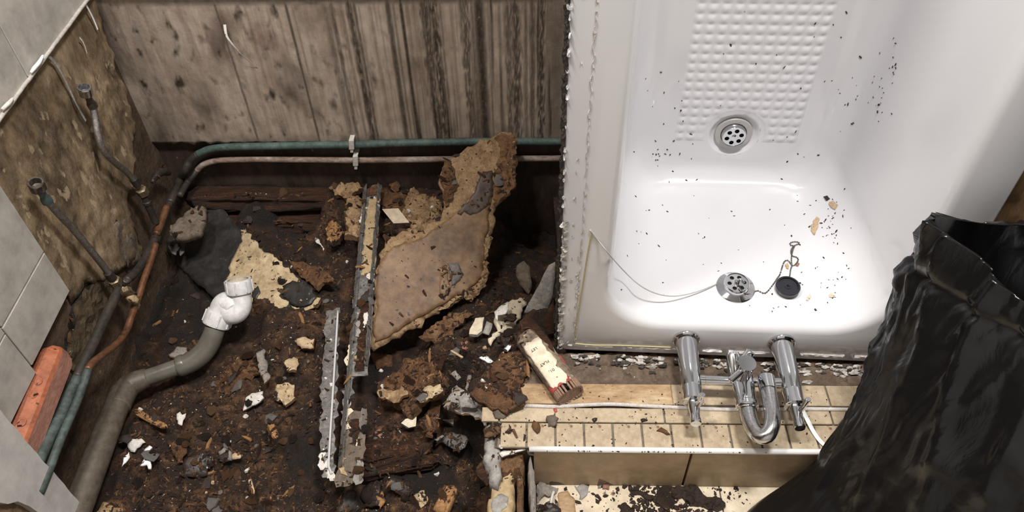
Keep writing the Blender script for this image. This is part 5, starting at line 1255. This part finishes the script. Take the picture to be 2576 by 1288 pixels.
gslab('chipboard_piece', 'brown lump right of the bright orange wood at pit bottom', 'board', [(1040,1238),(1066,1230),(1076,1256),(1056,1278),(1036,1266)], .018, .014, ['beige', 'chip'], res=.006, jit=.8, rough=.004)
gslab('chipboard_piece', 'thin orange flake near the dark wrinkled flake pile', 'board', [(946,1240),(956,1230),(966,1262),(956,1284),(948,1268)], .022, .008, ['orange_wood', 'chip'], res=.005, jit=.6, rough=.002)
gslab('chipboard_piece', 'orange brown flat fragment in the lower left rubble', 'board', [(420,1108),(440,1106),(466,1120),(466,1140),(450,1160),(440,1156),(430,1130)], .020, .008, ['chip', 'chip'], res=.006, jit=.6, rough=.002)

# ================================================================== CUT PARTITION FOOT BESIDE THE STEP
pf = empty('partition_foot', Pz(1290, 1210, 0)); tag(pf, 'broken partition foot of tan boards and grey cement left of the step', 'partition')
def flat(name, px, z, th, mats, parent, **k):
    q = [Pz(x, y, z) for x, y in px]
    mats = mats if isinstance(mats, (list, tuple)) else [mats, mats]
    k.setdefault('res', .006); k.setdefault('jit', .4); k.setdefault('rough', .0015); k.setdefault('rs', 60)
    return slab(name, q, ZV, th, [M[x] for x in mats], parent, k.pop('smooth', True), **k)
flat('tan_board', [(1262,1150),(1296,1142),(1294,1215),(1296,1330),(1222,1330),(1224,1260),(1236,1214),(1258,1204)], .086, .13, ['tape', 'chip_mid'], pf, jit=.35)
flat('brown_board', [(1298,1160),(1317,1150),(1319,1330),(1299,1330)], .080, .12, ['chip_mid', 'chip_mid'], pf, jit=.2)
flat('chipped_core', [(1256,1148),(1300,1134),(1318,1136),(1316,1190),(1290,1186),(1262,1194),(1254,1170)], .094, .08, ['chip_mid', 'chip_mid'], pf, jit=.6, rough=.003)
flat('cement_lip', [(1214,1070),(1234,1058),(1256,1064),(1256,1122),(1262,1134),(1258,1160),(1258,1200),(1246,1216),(1232,1212),(1224,1180),(1216,1150),(1220,1120)], .108, .05, ['cement', 'grey_plaster'], pf, jit=.5, rough=.002)
flat('brown_fringe', [(1206,1140),(1218,1146),(1224,1186),(1230,1212),(1222,1216),(1208,1190),(1204,1160)], .090, .012, ['redwood', 'chip'], pf, jit=.7, rough=.002)
flat('cement_patch', [(1236,1252),(1262,1240),(1278,1252),(1274,1275),(1258,1296),(1240,1286)], .0885, .004, ['cement', 'cement'], pf, jit=.5)
flat('cement_edge', [(1327,1136),(1342,1133),(1346,1180),(1349,1240),(1353,1330),(1337,1330),(1333,1260),(1329,1190)], .104, .16, ['grey_plaster', 'cement'], pf, jit=.15, res=.007)
flat('white_trim_end', [(1258,1138),(1284,1130),(1316,1124),(1322,1130),(1300,1138),(1262,1148)], .112, .006, ['white', 'grey_plaster'], pf, jit=.5)
flat('mortar_crumb', [(1322,1124),(1342,1128),(1344,1140),(1330,1142)], .113, .008, ['grey_plaster', 'grey_plaster'], pf, jit=.6, rough=.003)

# ================================================================== ROTTED TUBE WITH ADDRESS LABEL
T0, T1 = Pz(1325, 842, .128), Pz(1436, 996, .138)
ta = (T1 - T0); TL = ta.length; ta.normalize()
tn = (CAM - T0).normalized() * .6 + ZV * .5; tn = (tn - ta * tn.dot(ta)).normalized(); ts = ta.cross(tn)   # ts points to the lower left
if ray(1300, 900).length and (ts.dot(R_) > 0): ts = -ts
tu = empty('labelled_tube', (T0 + T1) / 2); tag(tu, 'rotted brown tube with white address label and red band', 'tube')
bm = bmesh.new(); rows = []; K = 26; NT = 30; tw, th_ = .0262, .0190
def tube_pt(t, a, grow=0, wob=1):
    e = min(1, .72 + 5 * t); w_ = tw * e + grow; h_ = th_ * e + grow
    c_, s_ = cos(a), sin(a)
    u = w_ * (abs(c_) ** .75) * (1 if c_ > 0 else -1); v = h_ * (abs(s_) ** .62) * (1 if s_ > 0 else -1)
    p = T0 + ta * (TL * t) + ts * u + tn * v
    d = wob * (.0022 * noise.fractal(p * 55, 1, 2, 4))
    return p + (ts * c_ + tn * s_) * d
def flatness(t, a):   # the label lies on a smooth face
    return 0.15 if (t > .25 and .18 * pi < a < .66 * pi) else 1
for k in range(K + 1):
    t = .88 * k / K; rows.append([bm.verts.new(tube_pt(t, 2 * pi * j / NT, 0, flatness(t, 2 * pi * j / NT))) for j in range(NT)])
for p, q in zip(rows, rows[1:]):
    for j in range(NT): bm.faces.new((p[j], p[(j + 1) % NT], q[(j + 1) % NT], q[j]))
bm.faces.new(rows[0]); bm.faces.new(rows[-1])
obj('tube_body', bm, mottle('rotten_brown_tube', [(.03, .02, .013), (.13, .085, .055), (.4, .33, .24)], 26, .75, .8, .003, speck=(.5, .44, .36), speck_t=.67, speck_s=60), tu, True)
def patch_on(name, t0, t1, a0, a1, grow, mat, jag=.0):
    bm = bmesh.new(); R_w = []
    for k in range(13):
        row = []
        for j in range(9):
            aj = a0 + (a1 - a0) * j / 8; tt = t0 + (t1 - t0) * k / 12
            if jag and j in (0, 8): aj += jag * noise.noise(Vector((tt * 30, j, 2)))
            if jag and k in (0, 12): tt += jag * .25 * noise.noise(Vector((aj * 9, k, 5)))
            row.append(bm.verts.new(tube_pt(tt, aj, grow, 0)))
        R_w.append(row)
    for p, q in zip(R_w, R_w[1:]):
        for j in range(8): bm.faces.new((p[j], p[j + 1], q[j + 1], q[j]))
    o = obj(name, bm, mat, tu, True); md = o.modifiers.new('thick', 'SOLIDIFY'); md.thickness = .0006; return o
patch_on('paper_label', .20, .875, .24 * pi, .60 * pi, .0026, M['label'], .30)
patch_on('red_band', .81, .905, .03 * pi, .62 * pi, .0016, M['red'], .12)
patch_on('red_band', .52, .66, .80 * pi, .99 * pi, .0016, M['red'], .2)
for j in range(26):
    a = 2 * pi * j / 26; t0 = .865; t1 = 1.0 + .012 * noise.noise(Vector((j, 1, 1)))
    c_ = tube_pt(t0, a, -.002, 0); e_ = tube_pt(t1, a, -.0005, 0); d = (tube_pt(t0, a + .1, 0, 0) - tube_pt(t0, a - .1, 0, 0)).normalized(); n_ = d.cross(ta).normalized()
    box('rib', (-.0020, -.0024, 0), (.0020, .0024, (e_ - c_).length), M['ribs'], tu, (c_, d, n_, ta), .0007, 1)
bm = bmesh.new(); bm.faces.new([bm.verts.new(tube_pt(.985, 2 * pi * j / 26, -.003, 0)) for j in range(26)]); obj('end_face', bm, M['ribs'], tu)
for txt, tt, dx, sz in (('LET', .325, -.004, .0082), ('FLAT', .555, -.003, .0084), ('01,', .685, .000, .0088), ('=', .79, .001, .006)):
    fc = bpy.data.curves.new('label_text', 'FONT'); fc.body = txt; fc.size = sz; fc.align_x = 'CENTER'; fc.align_y = 'CENTER'; fc.extrude = .00012
    tmp = bpy.data.objects.new('label_text', fc); COL.objects.link(tmp); bpy.context.view_layer.update()
    me_ = bpy.data.meshes.new_from_object(tmp.evaluated_get(bpy.context.evaluated_depsgraph_get())); bpy.data.objects.remove(tmp)
    fo_ = bpy.data.objects.new('label_text', me_); COL.objects.link(fo_)
    p = tube_pt(tt, .45 * pi, .0031, 0) + ts * (-.002 - dx)
    xx = ts if ts.cross(ta).dot(tn) > 0 else -ts
    mm = Matrix((( xx.x, ta.x, tn.x, p.x), (xx.y, ta.y, tn.y, p.y), (xx.z, ta.z, tn.z, p.z), (0, 0, 0, 1)))
    fo_.data.materials.append(M['ink']); fo_.parent = tu; fo_.matrix_parent_inverse = Matrix.Translation(-tu.location); fo_.matrix_basis = mm
flat('torn_flap', [(1306,806),(1326,788),(1346,806),(1372,840),(1392,868),(1398,890),(1380,874),(1352,840),(1330,822),(1316,826)], .152, .006, ['redwood', 'chip_mid'], tu, jit=.3, rough=.0012)

# ================================================================== DIRT AND BITS ON THE STEP AND THE TILED FLOOR
def on_floor(px, z, th, mat, nm, lab, cat, **k):
    k.setdefault('jit', .6); k.setdefault('res', .005)
    return tag(flat(nm, px, z + th * .9, th, mat, None, **k), lab, cat)
on_floor([(1690,1222),(1730,1216),(1752,1222),(1772,1240),(1790,1252),(1816,1248),(1824,1262),(1812,1280),(1786,1284),(1770,1270),(1738,1262),(1716,1250),(1690,1246)], 0, .010, ['soil','soil'], 'rot_clump', 'largest black wet rot clump on the cream floor tiles', 'clump', rough=.003)
on_floor([(1560,1272),(1572,1262),(1582,1268),(1596,1282),(1590,1300),(1560,1300)], 0, .007, ['soil','soil'], 'rot_clump', 'black rot clump at the bottom edge left of the largest one', 'clump', rough=.002)
on_floor([(1584,1234),(1600,1230),(1626,1234),(1640,1246),(1634,1254),(1612,1244),(1590,1240)], 0, .006, ['soil','soil'], 'rot_clump', 'curved black rot clump on the cream tiles under the riser', 'clump', rough=.002)
on_floor([(1650,1224),(1684,1218),(1694,1240),(1700,1262),(1680,1284),(1656,1270),(1646,1246)], 0, .007, ['rot','soil'], 'rot_clump', 'brown crumbly rot clump beside the largest black clump', 'clump', rough=.003, jit=.9)
on_floor([(1348,1228),(1362,1214),(1384,1216),(1402,1230),(1394,1244),(1372,1250),(1352,1262)], 0, .008, ['grey_plaster','grey_plaster'], 'wet_lump', 'grey brown wet lump against the riser beside the partition foot', 'lump', rough=.003)
on_floor([(1352,1268),(1380,1258),(1404,1262),(1408,1286),(1390,1310),(1350,1310)], 0, .010, ['dark_flake','dark_flake'], 'wet_lump', 'dark wet lump on the floor by the partition foot', 'lump', rough=.003)
on_floor([(1404,1240),(1428,1234),(1444,1256),(1456,1300),(1414,1300),(1402,1268)], 0, .004, ['tile_stained','chip'], 'stained_flake', 'rust stained tan flake flat on the cream floor tiles', 'flake', rough=.0008, jit=.4)
on_floor([(1442,1222),(1466,1216),(1482,1220),(1478,1244),(1466,1258),(1452,1240)], 0, .004, ['cement','cement'], 'cement_smear', 'grey cement smear on the cream tiles below the riser', 'cement', rough=.0012)
on_floor([(1517,1216),(1534,1216),(1532,1230),(1516,1228)], 0, .006, ['terracotta_side','terracotta_side'], 'brick_chip', 'pinkish brown square chip below the riser', 'chip', jit=.2)
on_floor([(1504,1218),(1514,1217),(1512,1226),(1504,1226)], 0, .005, ['grey_plaster','grey_plaster'], 'brick_chip', 'grey chip left of the pinkish square chip', 'chip', jit=.3)
tag(tube('white_peg', [Pz(1393,1236,.016), Pz(1388,1252,.014), Pz(1386,1266,.012)], .0024, M['white'], None, 2, 8), 'small white peg stuck in the grey lump by the riser', 'peg')
flatz = lambda *a, **k: on_floor(*a, **k)
on_floor([(1218,1096),(1240,1066),(1256,1062),(1258,1086),(1236,1094)], ZL, .008, ['chip_mid','chip_mid'], 'chip_scrap', 'brown triangular chip at the left end of the mosaic tiles', 'chip', jit=.2)
on_floor([(1276,1078),(1284,1070),(1290,1082),(1278,1090)], ZL, .005, ['chip_mid','chip_mid'], 'chip_scrap', 'brown chip on the first mosaic tile', 'chip', jit=.2)
on_floor([(1336,1068),(1342,1054),(1356,1062),(1360,1080),(1352,1086)], ZL, .010, ['chip','chip'], 'chip_scrap', 'folded brown chip on the second mosaic tile', 'chip', jit=.3)
on_floor([(1376,1052),(1384,1040),(1398,1036),(1404,1056),(1394,1072),(1380,1068)], ZL, .008, ['stone','stone'], 'chip_scrap', 'grey brown crumbling lump across the long tile joint', 'lump', jit=.7, rough=.002)
on_floor([(1392,1028),(1400,1024),(1402,1034),(1396,1036)], ZL, .004, ['red','red'], 'chip_scrap', 'tiny red scrap below the ribbed tube end', 'scrap', jit=.2)
on_floor([(1652,1082),(1664,1074),(1676,1080),(1686,1092),(1678,1094),(1662,1086)], ZL, .004, ['chip','chip'], 'chip_scrap', 'rust coloured flake on the sixth mosaic tile', 'flake', jit=.5)
on_floor([(1490,1052),(1500,1046),(1504,1054),(1496,1060)], ZL, .006, ['dark_flake','dark_flake'], 'chip_scrap', 'black crumb on the long tile joint above the fourth mosaic tile', 'crumb', jit=.5)
on_floor([(1612,1052),(1622,1048),(1628,1056),(1618,1062)], ZL, .006, ['soil','soil'], 'chip_scrap', 'black crumb on the joint above the fifth mosaic tile', 'crumb', jit=.6)
on_floor([(1238,1036),(1262,1024),(1290,1036),(1268,1052),(1246,1050)], ZL, .006, ['stone','stone'], 'chip_scrap', 'grey brown flake on the end of the long tile', 'flake', jit=.4)
bm = bmesh.new()
def flat_crumb(bm, p, r, rot, n=ZV, hgt=.45):
    m_ = Matrix.Translation(p) @ n.to_track_quat('Z', 'Y').to_matrix().to_4x4() @ Matrix.Rotation(rot, 4, 'Z')
    k = random.randint(4, 6); lo = []; hi = []
    for i in range(k):
        a = 2 * pi * i / k; q = r * random.uniform(.55, 1.2)
        lo.append(bm.verts.new(m_ @ Vector((q * cos(a) * 1.3, q * sin(a) * .8, 0)))); hi.append(bm.verts.new(m_ @ Vector((q * cos(a) * .9, q * sin(a) * .55, r * hgt * random.uniform(.5, 1.3)))))
    bm.faces.new(hi)
    for i in range(k): bm.faces.new((lo[i], lo[(i + 1) % k], hi[(i + 1) % k], hi[i]))
for i in range(420):
    x, y = pick([(1680,1240,45,20),(1655,1275,35,14),(1590,1275,30,12),(1760,1266,36,10),(1620,1232,40,8),(1700,1285,50,10),(1480,1250,80,25),(1830,1240,40,20)])
    if y < 1217 or x > 1890: continue
    flat_crumb(bm, Pz(x, y, .0002), random.choice((.0012, .002, .0035, .0055)), random.uniform(0, 6))
for i in range(210):
    x, y = random.uniform(1260, 2080), random.choice((random.gauss(1050, 18), random.gauss(1000, 14), random.uniform(1062, 1128)))
    if 972 < y < 1124: flat_crumb(bm, Pz(x, y, ZL + .0002), random.uniform(.0006, .0022), random.uniform(0, 6))
for i in range(40):
    x = random.gauss(1600, 160); y = 1134 + (x - 1300) * .008
    if 1350 < x < 2040: flat_crumb(bm, Pz(x, y, ZL + .0045), random.uniform(.0006, .0018), random.uniform(0, 6))
tag(obj('dark_crumbs', bm, M['soil']), 'scattered dark rot crumbs over the step and cream floor tiles', 'rubble', kind='stuff')

# ================================================================== LOOSE FRAGMENTS OVER THE RUBBLE
bpy.context.view_layer.update()
DG = bpy.context.evaluated_depsgraph_get()
SKIP = ('pipe', 'green_length', 'copper', 'collar', 'joint', 'grip', 'bore', 'ferrule', 'inlet', 'socket', 'coupling', 'white_bead', 'torn_core', 'sealant', 'elbow', 'hose', 'tile', 'shell', 'nut', 'braid', 'swivel', 'bend', 'bead', 'neck', 'painted', 'core', 'plaster_sheet', 'wall', 'bag', 'ceiling', 'clay', 'clip', 'plaster_patch', 'lever', 'valve')
def drop(x, y):
    ok, loc, nrm, _, ob, _ = SC.ray_cast(DG, Vector((x, y, .34)), Vector((0, 0, -1)))
    if not ok or loc.z < -.25: return None
    if any(s in ob.name for s in SKIP) and ob.name != 'board_core': return None
    if nrm.z < 0: nrm = -nrm
    return loc, nrm, ob
def rnd_pit():
    while True:
        px, py = random.uniform(170, 1330), random.uniform(455, 1300)
        if px < 420 and py < 900 - (px - 170) * .9: continue
        p = Pg(px, py); return p.x, p.y
def frag_mesh(name, kind, seed):
    rnd = random.Random(seed); bm = bmesh.new(); k = rnd.randint(6, 8)
    el = {'splinter': 3.4, 'crumb': 1.25, 'flake': 1.4}[kind]; hg = {'splinter': .35, 'crumb': .5, 'flake': .13}[kind]
    R3 = []; base = [rnd.uniform(.6, 1.2) for _ in range(k)]
    for z, sc in ((-.15, .85), (.35, 1.0), (1.0, .62)):
        R3.append([bm.verts.new((base[i] * sc * rnd.uniform(.82, 1.15) * cos(2 * pi * i / k) * el / 2, base[i] * sc * rnd.uniform(.82, 1.15) * sin(2 * pi * i / k) / 2, hg * z * rnd.uniform(.6, 1.35))) for i in range(k)])
    for p, q in zip(R3, R3[1:]):
        for i in range(k): bm.faces.new((p[i], p[(i + 1) % k], q[(i + 1) % k], q[i]))
    bm.faces.new(R3[0][::-1]); c = bm.verts.new((rnd.uniform(-.1, .1), rnd.uniform(-.1, .1), hg * rnd.uniform(.8, 1.3)))
    for i in range(k): bm.faces.new((R3[2][i], R3[2][(i + 1) % k], c))
    bmesh.ops.triangulate(bm, faces=bm.faces[:]); bmesh.ops.recalc_face_normals(bm, faces=bm.faces[:])
    me = bpy.data.meshes.new(name); bm.to_mesh(me); bm.free(); return me
TONE = {'chip': 'rust brown', 'chip_mid': 'tan brown', 'rot': 'dark brown', 'redwood': 'red brown', 'orange_wood': 'orange', 'dark_flake': 'blackish', 'grey_flake': 'grey', 'white': 'white', 'grey_plaster': 'grey', 'splinter': 'pale tan'}
MARKS = [('the white trap elbow', 575, 760), ('the waste pipe bend', 330, 970), ('the right tip of the damp board', 790, 740), ('the channel top', 938, 470), ('the channel foot', 880, 1215), ('the shorter strip top', 845, 780), ('the labelled tube', 1370, 910), ('the lower tip of the largest slab', 940, 880), ('the partition foot', 1250, 1200), ('the largest orange splinter', 380, 1055), ('the brightest plaster chip', 370, 1150), ('the cream shards', 1060, 1062), ('the hollow wood knot', 838, 580), ('the mortar lump', 475, 560), ('the flaky clump', 1030, 960), ('the yellowish patch', 712, 990), ('the round grey stone', 562, 1140), ('the clay block', 120, 990), ('the largest slab top', 1270, 350)]
ORD = ['nearest', 'second nearest', 'third nearest', 'fourth nearest', 'fifth nearest', 'sixth nearest', 'seventh nearest', 'eighth nearest', 'ninth nearest', 'tenth nearest', 'eleventh nearest', 'twelfth nearest', 'thirteenth nearest', 'fourteenth nearest', 'fifteenth nearest', 'sixteenth nearest', 'seventeenth nearest', 'eighteenth nearest', 'nineteenth nearest', 'twentieth nearest']
def seen_at(p):
    d = p - CAM; z = d.dot(F_); return 1288 + FPX * d.dot(R_) / z, 644 + FPX * d.dot(D_) / z
LOOSE = {}
KINDS = [('chipboard_crumb', 'crumb', ['chip', 'chip_mid', 'rot', 'chip'], 'small rust brown chipboard crumb loose on the pit rubble', 'crumb', 'loose chipboard crumbs on the rubble', 110, .010, .024),
         ('rotten_sliver', 'splinter', ['redwood', 'chip', 'orange_wood', 'redwood'], 'small rotten wood sliver loose on the pit rubble', 'splinter', 'loose rotten slivers on the rubble', 90, .005, .011),
         ('dark_flake', 'flake', ['dark_flake', 'dark_flake', 'grey_flake', 'redwood'], 'small dark flake loose on the pit rubble', 'flake', 'loose dark flakes on the rubble', 60, .014, .034),
         ('plaster_crumb', 'crumb', ['white', 'grey_plaster', 'splinter'], 'small pale plaster crumb loose on the pit rubble', 'crumb', 'loose pale crumbs on the rubble', 45, .005, .011)]
for nm, kind, mts, lab, cat, grp, cnt, r0, r1 in KINDS:
    protos = []
    for v in range(8):
        me = frag_mesh(nm, kind, v * 7 + len(nm)); me.materials.append(M[mts[v % len(mts)]]); protos.append(me)
    k = 0
    while k < cnt:
        h = drop(*rnd_pit())
        if not h: k += .2; continue
        loc, nrm, ob = h; r = random.uniform(r0, r1)
        if ob.name.startswith(('board_', 'dark_stain', 'beige', 'black_spot', 'base_plate', 'backing', 'strip_plate', 'small_tile', 'tile_shard', 'paper', 'tan_board', 'cement')) and (random.random() < .8 or 'board_face' in ob.name): k += .1; continue
        o = bpy.data.objects.new(nm, protos[random.randrange(8)]); COL.objects.link(o)
        q = (nrm * .7 + ZV * .5).normalized().to_track_quat('Z', 'Y')
        o.matrix_world = Matrix.Translation(loc + nrm * r * .03) @ q.to_matrix().to_4x4() @ Matrix.Rotation(random.uniform(0, 2 * pi), 4, 'Z') @ Matrix.Rotation(random.uniform(-.25, .25), 4, 'X') @ Matrix.Diagonal((r, r, r, 1))
        tag(o, lab, cat, grp); k += 1
        x, y = seen_at(loc); mk_ = min(MARKS, key=lambda q: (q[1] - x) ** 2 + (q[2] - y) ** 2)
        tone = next(t for t, v in M.items() if v == o.data.materials[0])
        LOOSE.setdefault((nm, TONE[tone], mk_[0]), []).append((((mk_[1] - x) ** 2 + (mk_[2] - y) ** 2), o))
for (nm, tone, mark), lst in LOOSE.items():
    lst.sort(key=lambda q: q[0]); word = nm.replace('_', ' ').split()[-1]; kind_ = nm.replace('_', ' ').replace('dark ', '')
    for i, (_, o) in enumerate(lst):
        o['label'] = ('small %s %s %s to %s' % (tone, kind_, ORD[min(i, 19)], mark)) if len(lst) > 1 else 'only small loose %s %s by %s' % (tone, kind_, mark)
def scatter(name, n, mats, rmin, rmax, lab, elong=(1, 3)):
    bm = bmesh.new(); k = 0; tries = 0
    while k < n and tries < n * 3:
        tries += 1; h = drop(*rnd_pit())
        if not h: continue
        loc, nrm, ob = h
        if random.random() < pit_shade(loc.x, loc.y) * .88 and ob.name.startswith('rubble'): continue
        if ob.name.startswith(('board_face', 'paper', 'rib', 'red', 'small_tile')) and random.random() < .95: continue
        if ob.name.startswith(('board_core', 'beige', 'backing', 'torn', 'mortar', 'tan_', 'cement', 'paint', 'base', 'left_f', 'strip_plate', 'right_f', 'plaster', 'black_spot')) and random.random() < .85: continue
        r = rmin + (rmax - rmin) * random.random() ** 2.5; e = random.uniform(*elong)
        m_ = Matrix.Translation(loc) @ nrm.to_track_quat('Z', 'Y').to_matrix().to_4x4() @ Matrix.Rotation(random.uniform(0, 6.28), 4, 'Z') @ Matrix.Rotation(random.uniform(-.5, .5), 4, 'Y')
        c = [Vector((-r * e, -r * .5, 0)), Vector((r * e, -r * .4, 0)), Vector((r * e * .8, r * .5, 0)), Vector((-r * e * .9, r * .6, 0)), Vector((0, random.uniform(-.2, .2) * r, r * random.uniform(.3, .9)))]
        vs = [bm.verts.new(m_ @ q) for q in c]; mi = random.randrange(len(mats))
        for f in ((0, 1, 4), (1, 2, 4), (2, 3, 4), (3, 0, 4)): bm.faces.new([vs[i] for i in f]).material_index = mi
        k += 1
    o = obj(name, bm, [M[x] for x in mats], None, False); return tag(o, lab, 'rubble', kind='stuff')
scatter('rot_crumbs', 9000, ['rot', 'redwood', 'chip', 'soil', 'rot', 'rot', 'chip'], .0012, .0058, 'countless dark rotten chipboard crumbs strewn over the pit', (.8, 2.2))
scatter('wood_fibres', 1300, ['chip', 'chip', 'chip_mid', 'redwood', 'redwood', 'orange_wood'], .0006, .0017, 'countless thin wood fibres strewn over the pit', (2.5, 6))
scatter('pale_grit', 900, ['white', 'grey_plaster', 'splinter'], .0006, .0024, 'countless tiny pale plaster grains strewn over the pit', (.8, 1.6))
